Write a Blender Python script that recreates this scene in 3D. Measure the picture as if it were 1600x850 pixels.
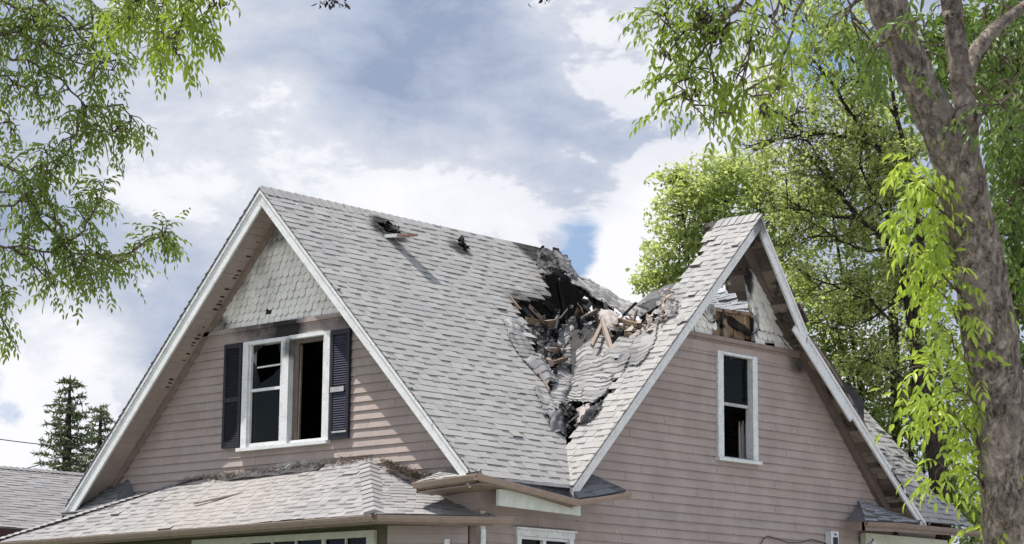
import bpy, math, random
import numpy as np
from mathutils import Vector, Matrix, noise
random.seed(7); R = random.random; U = random.uniform
sc = bpy.context.scene
for o in list(bpy.data.objects): bpy.data.objects.remove(o)

# ------------------------------------------------------------------ camera
K = 3545.147; CAM = Vector((0, 0, 1.6))
yaw, pitch, roll = 0.74459066, 0.17873506, 0.00791355
cf = Vector((-math.sin(yaw)*math.cos(pitch), math.cos(yaw)*math.cos(pitch), math.sin(pitch)))
r0 = Vector((math.cos(yaw), math.sin(yaw), 0)); u0 = r0.cross(cf)
cr = math.cos(roll)*r0 + math.sin(roll)*u0; cu = -math.sin(roll)*r0 + math.cos(roll)*u0
cam = bpy.data.cameras.new('camera'); co = bpy.data.objects.new('camera', cam)
sc.collection.objects.link(co); sc.camera = co
co.matrix_world = Matrix(((cr.x, cu.x, -cf.x, 0), (cr.y, cu.y, -cf.y, 0), (cr.z, cu.z, -cf.z, 1.6), (0, 0, 0, 1)))
cam.sensor_width = 36; cam.lens = 36*K/1600; cam.clip_end = 3000; cam.clip_start = .1
cam.dof.use_dof = True; cam.dof.focus_distance = 29.5; cam.dof.aperture_fstop = 20

def ray(px, py): return cf + cr*((px-800)/K) - cu*((py-425)/K)
def hit(px, py, ax, val):
    d = ray(px, py); return CAM + d*((val-CAM[ax])/d[ax])
def at(px, py, D): return CAM + ray(px, py)*D
def hitp(px, py, p0, n):
    d = ray(px, py); return CAM + d*(n.dot(p0-CAM)/n.dot(d))

# ------------------------------------------------------------------ light
S = Vector((-.35, -.27, .897)).normalized()          # towards the sun
sun = bpy.data.lights.new('sun', 'SUN'); sun.energy = 4.2; sun.angle = math.radians(.53); sun.color = (1, .955, .89)
so = bpy.data.objects.new('sun', sun); sc.collection.objects.link(so)
so.rotation_euler = S.to_track_quat('Z', 'Y').to_euler()
sc.view_settings.view_transform = 'Standard'; sc.view_settings.look = 'None'
sc.view_settings.exposure = .55; sc.view_settings.gamma = 1; sc.view_settings.use_curve_mapping = False

class NT:
    def __init__(s, tree): s.t = tree; s.n = tree.nodes; s.l = tree.links
    def new(s, typ, ins={}, **kw):
        nd = s.n.new(typ)
        for k, v in kw.items(): setattr(nd, k, v)
        for k, v in ins.items(): s.put(nd.inputs[k], v)
        return nd
    def put(s, sock, v):
        if isinstance(v, bpy.types.NodeSocket): s.l.new(v, sock)
        elif isinstance(v, bpy.types.Node): s.l.new(v.outputs[0], sock)
        else:
            if isinstance(v, (tuple, list)) and len(v) == 3 and sock.type == 'RGBA': v = (*v, 1)
            sock.default_value = v
    def math(s, op, a, b=0., c=0.):
        n = s.new('ShaderNodeMath', {0: a, 1: b, 2: c}, operation=op); return n.outputs[0]
    def vmath(s, op, a, b=(0, 0, 0), out=0):
        n = s.new('ShaderNodeVectorMath', {0: a, 1: b}, operation=op); return n.outputs[out]
    def mix(s, f, a, b, mode='MIX'):
        n = s.new('ShaderNodeMix', data_type='RGBA', blend_type=mode)
        s.put(n.inputs[0], f); s.put(n.inputs[6], a); s.put(n.inputs[7], b); return n.outputs[2]
    def ramp(s, f, lo, hi, a=0., b=1.):
        n = s.new('ShaderNodeMapRange', {0: f, 1: lo, 2: hi, 3: a, 4: b}, interpolation_type='SMOOTHSTEP'); return n.outputs[0]
    def noise(s, vec, scale, detail=4, rough=.55, dist=0., out=0):
        n = s.new('ShaderNodeTexNoise', {'Vector': vec, 'Scale': scale, 'Detail': detail, 'Roughness': rough, 'Distortion': dist}); return n.outputs[out]

def build_world():
    w = bpy.data.worlds.new('World'); sc.world = w; w.use_nodes = True
    t = NT(w.node_tree); t.n.clear()
    sky = t.new('ShaderNodeTexSky', sky_type='NISHITA', sun_disc=False, sun_elevation=math.asin(S.z),
                sun_rotation=math.atan2(S.x, S.y), air_density=1.0, dust_density=.8)
    bg = t.new('ShaderNodeBackground', {'Color': sky, 'Strength': .07})
    d = t.new('ShaderNodeTexCoord').outputs['Generated']
    warp = t.noise(d, 9, 9, .62, .6, 1)
    dw = t.vmath('ADD', d, t.vmath('SCALE', t.vmath('SUBTRACT', warp, (.5, .5, .5))))
    t.n[-1]  # keep order
    for nd in t.n:
        if nd.type == 'VECT_MATH' and nd.operation == 'SCALE': nd.inputs[3].default_value = .06
    def blob(px, py, rad, amp, soft=.8):
        c = ray(px, py).normalized(); a = rad/K
        dist = t.new('ShaderNodeVectorMath', {0: dw, 1: tuple(c)}, operation='DISTANCE').outputs[1]
        return t.math('MULTIPLY', t.ramp(dist, a*(1+soft), a*(1-soft)), amp)
    def total(lst, start=0.):
        s = start
        for b in lst: s = t.math('ADD', s, blob(*b))
        return s
    puff = t.noise(t.vmath('MULTIPLY', d, (1, 1, 2.0)), 9, 8, .6, .3)
    puff2 = t.noise(t.vmath('MULTIPLY', d, (1, 1, 1.8)), 24, 8, .62, .4)
    # brightness of the cloud layer: pale billows and lavender undersides
    br = total([(460, 230, 210, .34), (650, 250, 150, .22), (270, 330, 130, .06), (960, 70, 170, .40, .7), (1010, 380, 110, .55, .45), (950, 420, 90, .45, .5),
                (90, 660, 150, .62, .45), (100, 480, 120, .05), (760, 310, 150, .22), (1180, 250, 160, .25), (300, 60, 170, .05),
                (700, 90, 190, -.30, .7), (560, 30, 160, -.20, .7), (950, 230, 120, -.26, .6), (640, 200, 80, -.08), (230, 420, 110, -.12),
                (190, 560, 110, -.16, .7), (1050, 180, 90, -.12), (60, 330, 90, -.15), (380, 110, 130, -.10, .7)])
    v = t.math('ADD', .37, br)
    v = t.math('ADD', v, t.math('MULTIPLY', t.math('SUBTRACT', puff, .5), 1.7))
    v = t.math('ADD', v, t.math('MULTIPLY', t.math('SUBTRACT', puff2, .5), .75))
    rp = t.new('ShaderNodeValToRGB', {0: v})
    e = rp.color_ramp; e.elements[0].position = 0; e.elements[0].color = (.225, .275, .385, 1)
    e.elements[1].position = 1; e.elements[1].color = (.66, .665, .70, 1)
    for p, c in ((.33, (.345, .39, .485)), (.58, (.445, .472, .54)), (.82, (.555, .575, .62))):
        x = e.elements.new(p); x.color = (*c, 1)
    wm = t.math('ADD', puff, total([(460, 230, 150, .13), (650, 250, 120, .12), (960, 385, 80, .36), (1010, 60, 150, .2), (90, 665, 90, .36), (760, 310, 120, .13), (1180, 250, 150, .15), (560, 50, 160, -.2), (720, 130, 120, -.15), (190, 560, 90, -.1)]))
    wm = t.math('ADD', wm, t.math('MULTIPLY', t.math('SUBTRACT', puff2, .5), .5))
    rp = t.mix(t.math('MULTIPLY', t.ramp(wm, .62, .69), .6), rp, (.68, .68, .71))
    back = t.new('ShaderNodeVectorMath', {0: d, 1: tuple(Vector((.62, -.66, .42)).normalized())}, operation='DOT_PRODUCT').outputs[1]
    cl = t.new('ShaderNodeBackground', {'Color': rp, 'Strength': t.ramp(back, -.1, .8, 1.0, 1.5)})   # unseen sky behind the viewer, brightened as added fill for the walls
    # gaps of clear sky
    gap = total([(897, 352, 50, 1.6), (884, 395, 42, 1.2), (-22, 590, 36, .7), (560, 60, 110, .42), (1010, 215, 60, .4), (1330, 60, 90, 1.1, .6), (1290, 90, 60, .6), (1560, 250, 120, .6), (890, 440, 34, .4),
                 (-900, 300, 500, .8), (2600, 200, 500, .8)])
    gap = t.math('ADD', gap, t.math('MULTIPLY', t.math('SUBTRACT', puff2, .5), 2.2))
    g = t.ramp(gap, .38, 1.15)
    blue = t.new('ShaderNodeBackground', {'Color': (.27, .375, .56), 'Strength': 1.0})
    clear = t.new('ShaderNodeAddShader', {0: bg}); 
    lp = t.new('ShaderNodeMixShader', {0: .72, 1: bg, 2: blue})
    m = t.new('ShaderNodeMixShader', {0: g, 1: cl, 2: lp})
    t.n.remove(clear)
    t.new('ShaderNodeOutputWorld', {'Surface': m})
build_world()

# ------------------------------------------------------------------ materials
def mat(name, fn, **kw):
    m = bpy.data.materials.new(name); m.use_nodes = True
    t = NT(m.node_tree); t.n.clear()
    out = t.new('ShaderNodeOutputMaterial'); t.put(out.inputs['Surface'], fn(t, **kw)); return m
def pos(t): return t.new('ShaderNodeNewGeometry').outputs['Position']
def attr(t, n): return t.new('ShaderNodeAttribute', attribute_name=n).outputs['Fac']
def bsdf(t, col, rough=.85, bump=None, bs=.4, bd=.01, spec=.3, **kw):
    ins = {'Base Color': col, 'Roughness': rough, 'Specular IOR Level': spec}; ins.update(kw)
    if bump is not None:
        ins['Normal'] = t.new('ShaderNodeBump', {'Strength': bs, 'Distance': bd, 'Height': bump})
    return t.new('ShaderNodeBsdfPrincipled', ins).outputs[0]
def soot(t, spots, p):
    """smoke stains: list of (centre, radii) -> 0..1"""
    tot = 0.
    nz = t.noise(p, 3.1, 7, .7); n2 = t.noise(t.vmath('MULTIPLY', p, (1, 1, .35)), 11, 5, .7)
    for c, rr, a in spots:
        q = t.vmath('DIVIDE', t.vmath('SUBTRACT', p, tuple(c)), tuple(rr))
        ln = t.vmath('LENGTH', q, out=1)
        tot = t.math('ADD', tot, t.math('MULTIPLY', t.ramp(ln, 1.15, .25), a))
    k = t.math('MULTIPLY', tot, t.math('ADD', t.math('MULTIPLY', nz, 1.3), t.math('MULTIPLY', n2, .7)))
    return t.ramp(k, .25, 1.15)

YL = 21.53; XR = -20.40; YF = 21.03; XE = -19.97
def W(px, py): return hit(px, py, 1, YL)
def V(px, py): return hit(px, py, 0, XR)
def on_main(px, py): return hitp(px, py, Vector((-24.15, 21, 8.57)), Vector((1.03, 0, 1)))
def on_dorm(px, py): return hitp(px, py, Vector((-20, 27.14, 8.56)), Vector((0, -1.016, 1)))

def f_siding(t):
    p = pos(t); r = attr(t, 'rnd')
    streak = t.noise(t.vmath('MULTIPLY', p, (1.3, 1.3, 14)), 3, 5, .6)
    vert = t.noise(t.vmath('MULTIPLY', p, (9, 9, .5)), 1.5, 4, .6)
    n = t.noise(p, 2.2, 6, .62)
    c = t.mix(t.ramp(n, .3, .72), (.305, .247, .217), (.39, .32, .285))
    c = t.mix(t.math('MULTIPLY', r, .35), c, (.33, .29, .275))
    c = t.mix(t.math('MULTIPLY', t.ramp(streak, .45, .75), .25), c, (.20, .165, .15))
    c = t.mix(t.math('MULTIPLY', t.ramp(vert, .5, .8), .30), c, (.40, .36, .345))
    c = t.mix(t.math('MULTIPLY', t.ramp(t.noise(p, 16, 3, .5), .70, .76), .7), c, (.11, .09, .08))
    k = soot(t, [(W(420, 512), (1.15, .5, .36), .85), (W(455, 520), (.4, .4, .3), .7), (W(520, 505), (.7, .4, .22), .45), (W(380, 740), (1.2, .4, .14), .7),
                 (W(560, 505), (.9, .4, .22), .35), (W(250, 650), (.3, .4, 1.0), .25),
                 (V(1245, 560), (.4, .45, .4), .9), (V(1300, 640), (.4, .25, .8), .5), (V(1150, 535), (.4, .9, .10), .4), (V(1350, 780), (.4, .3, .6), .45)], p)
    c = t.mix(k, c, (.018, .015, .014))
    return bsdf(t, c, .75, t.math('ADD', streak, t.noise(p, 60, 3)), .25, .004)
def f_white(t, tint=(.67, .675, .665), dirt=.8):
    p = pos(t)
    n = t.noise(p, 6, 7, .68); n2 = t.noise(p, 26, 5, .7)
    c = t.mix(t.ramp(n, .35, .7), tint, tuple(x*.83 for x in tint))
    c = t.mix(t.math('MULTIPLY', t.ramp(n2, .57, .68), dirt), c, (.17, .15, .13))
    k = soot(t, [((-20.0, 27.1, 8.4), (.3, .35, .4), .9), (on_dorm(1245, 520), (.6, .6, .5), .5), (W(455, 545), (.2, .3, .25), .9),
                 (W(400, 690), (.5, .3, .15), .45), ((-24.15, 21.0, 8.4), (.22, .3, .3), .45)], p)
    c = t.mix(k, c, (.03, .027, .025))
    return bsdf(t, c, .6, n2, .2, .003)
def f_scale(t):
    p = pos(t); r = attr(t, 'rnd')
    n = t.noise(p, 5, 6, .65)
    c = t.mix(r, (.70, .68, .61), (.80, .78, .72))
    c = t.mix(t.math('MULTIPLY', t.ramp(n, .45, .75), .3), c, (.45, .43, .38))
    k = soot(t, [(W(420, 455), (.55, .3, .55), .45), (W(345, 510), (.4, .3, .25), .9), (W(378, 425), (.30, .3, .9), .6), (W(440, 360), (.5, .3, .4), .8), (W(470, 500), (.9, .3, .10), .5),
                 (W(405, 395), (.4, .3, .4), .6), (W(560, 440), (.5, .3, .3), .2),
                 (V(1166, 440), (.3, .22, .45), 1.3), (V(1180, 500), (.3, .12, .4), .8), (V(1225, 500), (.3, .25, .7), .55), (V(1110, 480), (.3, .25, .4), .8), (V(1195, 400), (.3, .3, .5), 1.)], p)
    c = t.mix(k, c, (.022, .02, .018))
    return bsdf(t, c, .75, n, .2, .004)
HOLES = [(on_main(612, 357), (.55, .55, .34), 1.2), (on_main(722, 382), (.35, .35, .3), 1.2), (on_main(860, 400), (.55, .75, .5), 1.5), (on_main(880, 470), (1.2, .9, .45), .8),
         (on_main(815, 462), (.5, .5, .3), .9), (on_main(830, 540), (.6, .5, .9), .5), (on_main(885, 660), (.45, .5, .35), .8), (on_dorm(1045, 470), (.5, .7, .5), .5),
         (on_dorm(985, 560), (.5, .7, .5), .55), (on_main(845, 385), (.5, .8, .2), 1.1), (on_dorm(1115, 350), (.4, .4, .4), .5), (on_main(600, 340), (.3, .3, .3), .7)]
def f_shingle(t, a=(.315, .302, .282), b=(.385, .372, .35), dust=0.):
    p = pos(t); r = attr(t, 'rnd')
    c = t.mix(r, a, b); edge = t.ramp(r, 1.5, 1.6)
    n = t.noise(p, 1.1, 6, .6)
    c = t.mix(t.math('MULTIPLY', t.ramp(n, .42, .7), .28), c, (.27, .27, .29))
    gr = t.noise(p, 190, 2, .6)
    c = t.mix(t.math('MULTIPLY', t.ramp(gr, .35, .7), .35), c, (.20, .20, .20))
    c = t.mix(t.math('MULTIPLY', t.ramp(t.noise(t.vmath('MULTIPLY', p, (1, 5, 1)), 2.1, 5, .6), .55, .8), .35), c, (.22, .225, .25))
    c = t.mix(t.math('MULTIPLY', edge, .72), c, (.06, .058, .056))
    if dust:
        dn = t.noise(p, 1.6, 5, .6)
        dc = t.mix(t.noise(p, 34, 4, .7), (.40, .355, .32), (.28, .255, .23))
        q = t.vmath('DIVIDE', t.vmath('SUBTRACT', p, tuple(hit(360, 790, 1, 21.0))), (2.1, 1.6, 1.0))
        ln = t.vmath('LENGTH', q, out=1)
        c = t.mix(t.math('MULTIPLY', t.ramp(t.math('ADD', ln, t.math('MULTIPLY', dn, .9)), 1.55, .6), dust), c, dc)
    k = soot(t, HOLES, p)
    c = t.mix(t.math('MULTIPLY', k, .93), c, (.02, .019, .02))
    return bsdf(t, c, .92, gr, .5, .003, .25)
def f_char(t, a=(.008, .0075, .007), b=(.035, .03, .028)):
    p = pos(t); n = t.noise(p, 9, 6, .7)
    v = t.new('ShaderNodeTexVoronoi', {'Vector': p, 'Scale': 28.}).outputs[0]
    return bsdf(t, t.mix(t.ramp(n, .4, .7), a, b), .7, v, .8, .01, .4)
def f_wood(t, a=(.26, .175, .11), b=(.15, .10, .06), char=.7):
    p = pos(t); r = attr(t, 'rnd')
    g = t.noise(t.vmath('MULTIPLY', p, (3, 3, 30)), 3, 5, .6)
    c = t.mix(g, a, b); c = t.mix(t.math('MULTIPLY', r, .5), c, (.42, .35, .28))
    n = t.noise(p, 5, 6, .7)
    c = t.mix(t.ramp(n, .62-char*.2, .80-char*.2), c, (.015, .012, .01))
    return bsdf(t, c, .8, g, .3, .004)
def f_plain(t, col, rough=.6, var=.25, scale=8, metal=0.):
    p = pos(t); n = t.noise(p, scale, 6, .65)
    c = t.mix(t.ramp(n, .35, .7), col, tuple(x*(1-var) for x in col))
    c = t.mix(t.math('MULTIPLY', t.ramp(t.noise(p, scale*3.3, 5, .7), .6, .75), .5), c, tuple(x*.45 for x in col))
    return bsdf(t, c, rough, n, .15, .003, Metallic=metal)
def f_leaf(t, a, b, tr=.45):
    p = pos(t); r = attr(t, 'rnd')
    c = t.mix(r, a, b); n = t.noise(p, .9, 2)
    c = t.mix(t.math('MULTIPLY', t.ramp(n, .4, .7), .35), c, tuple(x*.7 for x in a))
    d = t.new('ShaderNodeBsdfPrincipled', {'Base Color': c, 'Roughness': .42, 'Specular IOR Level': .45}).outputs[0]
    tc = t.mix(.5, c, tuple(min(1, x) for x in (b[0]*1.9, b[1]*1.9, b[2]*.9)))
    tl = t.new('ShaderNodeBsdfTranslucent', {'Color': tc}).outputs[0]
    return t.new('ShaderNodeMixShader', {0: tr, 1: d, 2: tl}).outputs[0]
def f_bark(t, a=(.30, .255, .21), b=(.12, .096, .078), sc_=1.):
    p = pos(t); wv = t.vmath('ADD', p, t.vmath('MULTIPLY', t.noise(p, 6, 5, .6, 0, 1), (.10, .10, .16)))
    q = t.vmath('MULTIPLY', wv, (1, 1, .42))
    fis = t.noise(q, 44*sc_, 8, .74); fine = t.noise(wv, 130*sc_, 6, .8); big = t.noise(p, 5*sc_, 6, .65)
    c = t.mix(t.ramp(fis, .42, .56), b, a)
    c = t.mix(t.math('MULTIPLY', t.ramp(fine, .46, .58), .5), c, tuple(x*1.5 for x in a))
    c = t.mix(t.math('MULTIPLY', t.ramp(big, .48, .66), .8), c, tuple(x*1.5 for x in a))
    c = t.mix(t.math('MULTIPLY', t.ramp(fis, .44, .36), .85), c, tuple(x*.35 for x in b))
    c = t.mix(t.math('MULTIPLY', t.ramp(t.noise(p, 3.1*sc_, 6, .7), .56, .70), .6), c, b)
    c = t.mix(t.math('MULTIPLY', t.ramp(t.noise(p, 17*sc_, 5, .6), .62, .72), .55), c, (.24, .17, .05))
    h = t.math('ADD', t.math('MULTIPLY', t.ramp(fis, .3, .6), 1.0), t.math('MULTIPLY', fine, .5))
    return bsdf(t, c, .95, h, 1., .016*1/sc_, .15)
def f_glass(t):
    p = pos(t); n = t.noise(p, 7, 4)
    g = t.new('ShaderNodeBsdfGlossy', {'Color': (.5, .55, .55), 'Roughness': .03})
    tr = t.new('ShaderNodeBsdfTransparent', {'Color': (.45, .47, .46)})
    f = t.new('ShaderNodeFresnel', {'IOR': 1.5})
    return t.new('ShaderNodeMixShader', {0: t.math('MULTIPLY', f, .2), 1: tr, 2: g}).outputs[0]
def f_ground(t):
    p = pos(t); c = t.mix(t.ramp(t.noise(p, .6, 6), .35, .7), (.05, .085, .025), (.09, .12, .04))
    c = t.mix(t.ramp(t.noise(p, .12, 4), .55, .7), c, (.15, .12, .08))
    return bsdf(t, c, .95, t.noise(p, 20, 5), .6, .05)
M = dict(
 slide=mat('sagging_shingle', f_shingle, a=(.20, .195, .19), b=(.36, .35, .335)), darktrim=mat('smoked_trim', f_plain, col=(.15, .115, .10)), oldboard=mat('old_brown_board', f_wood, a=(.30, .17, .075), b=(.15, .08, .035), char=.35), membrane=mat('torn_pale_membrane', f_plain, col=(.40, .355, .33), rough=.9), shake=mat('pale_broken_sheathing', f_plain, col=(.42, .35, .30), rough=.9),
 siding=mat('mauve_siding', f_siding), white=mat('aged_white_paint', f_white), scale=mat('white_scale_shingle', f_scale),
 cream=mat('green_cream_paint', f_white, tint=(.53, .53, .43), dirt=.3), beam=mat('pale_green_paint', f_white, tint=(.62, .65, .59), dirt=.2),
 trim=mat('mauve_trim', f_plain, col=(.27, .205, .175)), soffit=mat('mauve_soffit', f_siding), olive=mat('olive_wall', f_plain, col=(.105, .095, .055)),  # olive: yellow-green reflected light put into the porch wall and soffit colour
 shingle=mat('grey_asphalt_shingle', f_shingle), porch=mat('porch_asphalt_shingle', f_shingle, a=(.25, .24, .235), b=(.345, .33, .32), dust=.6),
 oldshingle=mat('dark_worn_shingle', f_shingle, a=(.10, .10, .105), b=(.17, .17, .17)),
 slate=mat('loose_grey_shingle', f_shingle, a=(.26, .265, .28), b=(.38, .385, .40)),
 char=mat('charred_wood', f_char), inside=mat('sooty_inside', f_char, a=(.010, .009, .010), b=(.022, .020, .020)), feltm=mat('burnt_felt', f_char, a=(.02, .02, .022), b=(.075, .07, .07)),
 wood=mat('raw_wood', f_wood), burntdeck=mat('burnt_decking', f_wood, a=(.075, .055, .045), b=(.04, .03, .025), char=.7), greywood=mat('weathered_wood', f_wood, a=(.30, .23, .19), b=(.19, .14, .11), char=.35),
 gutter=mat('brown_gutter', f_plain, col=(.33, .25, .205), rough=.45, var=.15), shutter=mat('dark_shutter', f_plain, col=(.022, .022, .03), rough=.5),
 shutter2=mat('sunlit_blue_shutter', f_plain, col=(.05, .052, .085), rough=.45),  # lit copy of the shutter colour: sunlight put into the louvres
 glass=mat('window_glass', f_glass), curtain=mat('torn_curtain', f_plain, col=(.45, .42, .38)),
 metal=mat('grey_metal', f_plain, col=(.42, .41, .40), rough=.4), meter=mat('meter_box', f_plain, col=(.62, .64, .66), rough=.4),
 rust=mat('brown_vent', f_plain, col=(.32, .20, .15), rough=.7), nroof=mat('neighbour_shingle', f_shingle, a=(.20, .19, .185), b=(.28, .265, .255)),
 maroon=mat('maroon_fascia', f_plain, col=(.07, .028, .028)), bark=mat('ash_bark', f_bark), bark2=mat('dark_bark', f_bark, a=(.06, .048, .04), b=(.022, .018, .016)),
 twig=mat('twig_bark', f_bark, a=(.17, .13, .10), b=(.07, .055, .045), sc_=2.),
 leafA=mat('ash_leaf_sunlit', f_leaf, a=(.115, .19, .028), b=(.26, .34, .05), tr=.5), leafB=mat('ash_leaf_deep', f_leaf, a=(.095, .15, .035), b=(.20, .265, .06), tr=.52), leafG=mat('ash_leaf_lit_shoot', f_leaf, a=(.19, .29, .04), b=(.40, .50, .09), tr=.5), leafF=mat('ash_leaf_canopy', f_leaf, a=(.10, .165, .03), b=(.25, .33, .06), tr=.52), leafE=mat('shade_leaf', f_leaf, a=(.05, .09, .02), b=(.11, .17, .035), tr=.45),  # lit and shaded ash leaf copies: sun and shade put into the colours
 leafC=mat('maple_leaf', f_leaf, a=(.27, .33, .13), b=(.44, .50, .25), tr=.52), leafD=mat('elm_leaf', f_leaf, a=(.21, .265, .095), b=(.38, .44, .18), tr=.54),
 needle=mat('spruce_needle', f_leaf, a=(.09, .12, .07), b=(.16, .19, .10), tr=.2), seed=mat('dry_seed', f_plain, col=(.05, .035, .035)),
 ground=mat('lawn', f_ground), wire=mat('black_cable', f_plain, col=(.05, .045, .045)), straw=mat('dry_straw', f_wood, a=(.16, .12, .09), b=(.05, .04, .03), char=.6),
)

# ------------------------------------------------------------------ mesh helpers
ORG = {}
class MB:
    def __init__(s): s.v = []; s.f = []; s.r = []
    def face(s, pts, r=None):
        i = len(s.v); s.v += [tuple(p) for p in pts]; s.f.append(tuple(range(i, i+len(pts)))); s.r.append(R() if r is None else r)
    def add(s, vs, fs, r=None):
        i = len(s.v); s.v += [tuple(p) for p in vs]; r = R() if r is None else r
        for f in fs: s.f.append(tuple(i+k for k in f)); s.r.append(r)
    def box(s, a, b, r=None):
        (x0, y0, z0), (x1, y1, z1) = a, b
        vs = [(x0,y0,z0),(x1,y0,z0),(x1,y1,z0),(x0,y1,z0),(x0,y0,z1),(x1,y0,z1),(x1,y1,z1),(x0,y1,z1)]
        s.add(vs, [(0,3,2,1),(4,5,6,7),(0,1,5,4),(1,2,6,5),(2,3,7,6),(3,0,4,7)], r)
    def prism(s, poly, off, r=None):
        """poly: list of points, extruded by vector off"""
        n = len(poly); off = Vector(off); vs = [Vector(p) for p in poly]+[Vector(p)+off for p in poly]
        fs = [tuple(range(n)), tuple(range(2*n-1, n-1, -1))]+[(i, n+i, n+(i+1) % n, (i+1) % n)[::-1] for i in range(n)]
        s.add(vs, fs, r)
    def bar(s, p, q, w, h, up=(0, 0, 1), r=None, jag=0.):
        p = Vector(p); q = Vector(q); d = (q-p).normalized(); up = Vector(up)
        sd = d.cross(up)
        if sd.length < 1e-3: sd = d.cross(Vector((1, 0, 0)))
        sd.normalize(); n = sd.cross(d).normalized()
        def ring(c, j=0): return [c+sd*(a*w/2)+n*(b*h/2)+d*U(-j, j) for a, b in ((-1,-1),(1,-1),(1,1),(-1,1))]
        s.add(ring(p, jag)+ring(q, jag), [(0,3,2,1),(4,5,6,7),(0,1,5,4),(1,2,6,5),(2,3,7,6),(3,0,4,7)], r)
    def tube(s, pts, rad, seg=6, r=None, rough=0.):
        pts = [Vector(p) for p in pts]; n = len(pts); i0 = len(s.v); r = R() if r is None else r
        ref = Vector((.31, .83, .46))
        for i, p in enumerate(pts):
            d = (pts[min(i+1, n-1)]-pts[max(i-1, 0)]).normalized()
            a = d.cross(ref).normalized(); b = d.cross(a)
            rr = rad[i] if hasattr(rad, '__len__') else rad
            for k in range(seg):
                t = 2*math.pi*k/seg; q = a*math.cos(t)+b*math.sin(t)
                m = 1.
                if rough: m += rough*noise.noise((p+q*rr)*9)+rough*.8*noise.noise((p+q*rr)*24)
                s.v.append(tuple(p+q*rr*m))
        for i in range(n-1):
            for k in range(seg):
                a = i0+i*seg+k; b = i0+i*seg+(k+1) % seg
                s.f.append((a, b, b+seg, a+seg)); s.r.append(r)
        s.f.append(tuple(range(i0+seg-1, i0-1, -1))); s.r.append(r)
        s.f.append(tuple(range(i0+(n-1)*seg, i0+n*seg))); s.r.append(r)
    def build(s, name, m, parent=None, smooth=False):
        me = bpy.data.meshes.new(name); o = bpy.data.objects.new(name, me); sc.collection.objects.link(o)
        org = ORG.get(parent.name, Vector((0, 0, 0))) if parent else Vector((0, 0, 0))
        if s.v:
            v = np.array([tuple(p) for p in s.v], dtype=float)-np.array(org)
            me.from_pydata(v.tolist(), [], s.f)
            at_ = me.attributes.new('rnd', 'FLOAT', 'FACE'); at_.data.foreach_set('value', s.r)
            if smooth: me.polygons.foreach_set('use_smooth', [True]*len(s.f))
        me.materials.append(m if not isinstance(m, str) else M[m]); me.update()
        if parent: o.parent = parent; ORG[o.name] = org
        return o
def tag(o, label=None, cat=None, group=None, kind=None):
    if label: o['label'] = label
    if cat: o['category'] = cat
    if group: o['group'] = group
    if kind: o['kind'] = kind
    return o
def thing(name, loc, label, cat, group=None):
    o = bpy.data.objects.new(name, None); sc.collection.objects.link(o); o.location = loc; o.empty_display_size = .2
    ORG[o.name] = Vector(loc); return tag(o, label, cat, group)
def inside(p, poly):
    x, y = p; c = False; n = len(poly)
    for i in range(n):
        x1, y1 = poly[i]; x2, y2 = poly[i-1]
        if (y1 > y) != (y2 > y) and x < (x2-x1)*(y-y1)/(y2-y1)+x1: c = not c
    return c
def clip(poly, hp):
    """poly of (u,w); hp (a,b,c): keep a*u+b*w+c>=0"""
    a, b, c = hp; out = []
    for i in range(len(poly)):
        p, q = poly[i-1], poly[i]; dp = a*p[0]+b*p[1]+c; dq = a*q[0]+b*q[1]+c
        if (dp >= 0) != (dq >= 0):
            k = dp/(dp-dq); out.append((p[0]+(q[0]-p[0])*k, p[1]+(q[1]-p[1])*k))
        if dq >= 0: out.append(q)
    return out
def half(p, q, keep):
    """half plane whose edge runs through p,q and that holds point keep"""
    a = q[1]-p[1]; b = p[0]-q[0]; c = -(a*p[0]+b*p[1])
    if a*keep[0]+b*keep[1]+c < 0: a, b, c = -a, -b, -c
    return (a, b, c)

# ------------------------------------------------------------------ shingles
def planar(O, Ud, Wd):
    N = Ud.cross(Wd).normalized()
    if N.z < 0: N = -N
    return lambda u, w, h: O+Ud*u+Wd*w+N*h
def shingles(mb, F, u0, u1, w0, w1, ok=None, hps=(), e=.13, lift=(.004, .009), wid=(.11, .27), jit=0., band=.75):
    j = 0; w = w0
    while w < w1-.01:
        u = u0-U(0, .3); hi = R() < .5
        while u < u1:
            du = U(*wid)*(1.15 if hi else .8); a, b = max(u, u0), min(u+du-.003, u1)
            if b-a > .01:
                top = min(w+e+.035, w1+.02); lo = w+U(-.005, .005)+(U(-.02, .03) if R() < jit else 0)
                poly = [(a, lo), (b, lo+U(-.003, .003)), (b, top), (a, top)]
                cu_, cw_ = (a+b)/2, w+e/2
                if ok is None or ok(cu_, cw_):
                    for hp in hps:
                        poly = clip(poly, hp)
                        if len(poly) < 3: break
                    if len(poly) >= 3:
                        L = (lift[1] if hi else lift[0])*U(.8, 1.2)
                        if R() < jit: L += U(0, .035)
                        hh = lambda q: .004+L*max(0, 1-(q-w)/(e+.035))
                        n = len(poly)
                        vs = [F(p[0], p[1], hh(p[1])) for p in poly]+[F(p[0], p[1], -.004) for p in poly]
                        mb.add(vs, [tuple(range(n))])
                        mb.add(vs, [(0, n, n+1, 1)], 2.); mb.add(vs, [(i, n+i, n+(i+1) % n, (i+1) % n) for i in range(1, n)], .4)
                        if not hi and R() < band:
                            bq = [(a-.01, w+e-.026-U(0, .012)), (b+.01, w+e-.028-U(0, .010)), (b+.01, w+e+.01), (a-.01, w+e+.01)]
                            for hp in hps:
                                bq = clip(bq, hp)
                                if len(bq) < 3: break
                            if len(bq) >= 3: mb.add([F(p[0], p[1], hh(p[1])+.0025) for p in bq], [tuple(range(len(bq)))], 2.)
            u += du; hi = not hi if R() < .82 else hi
        w += e; j += 1
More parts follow.
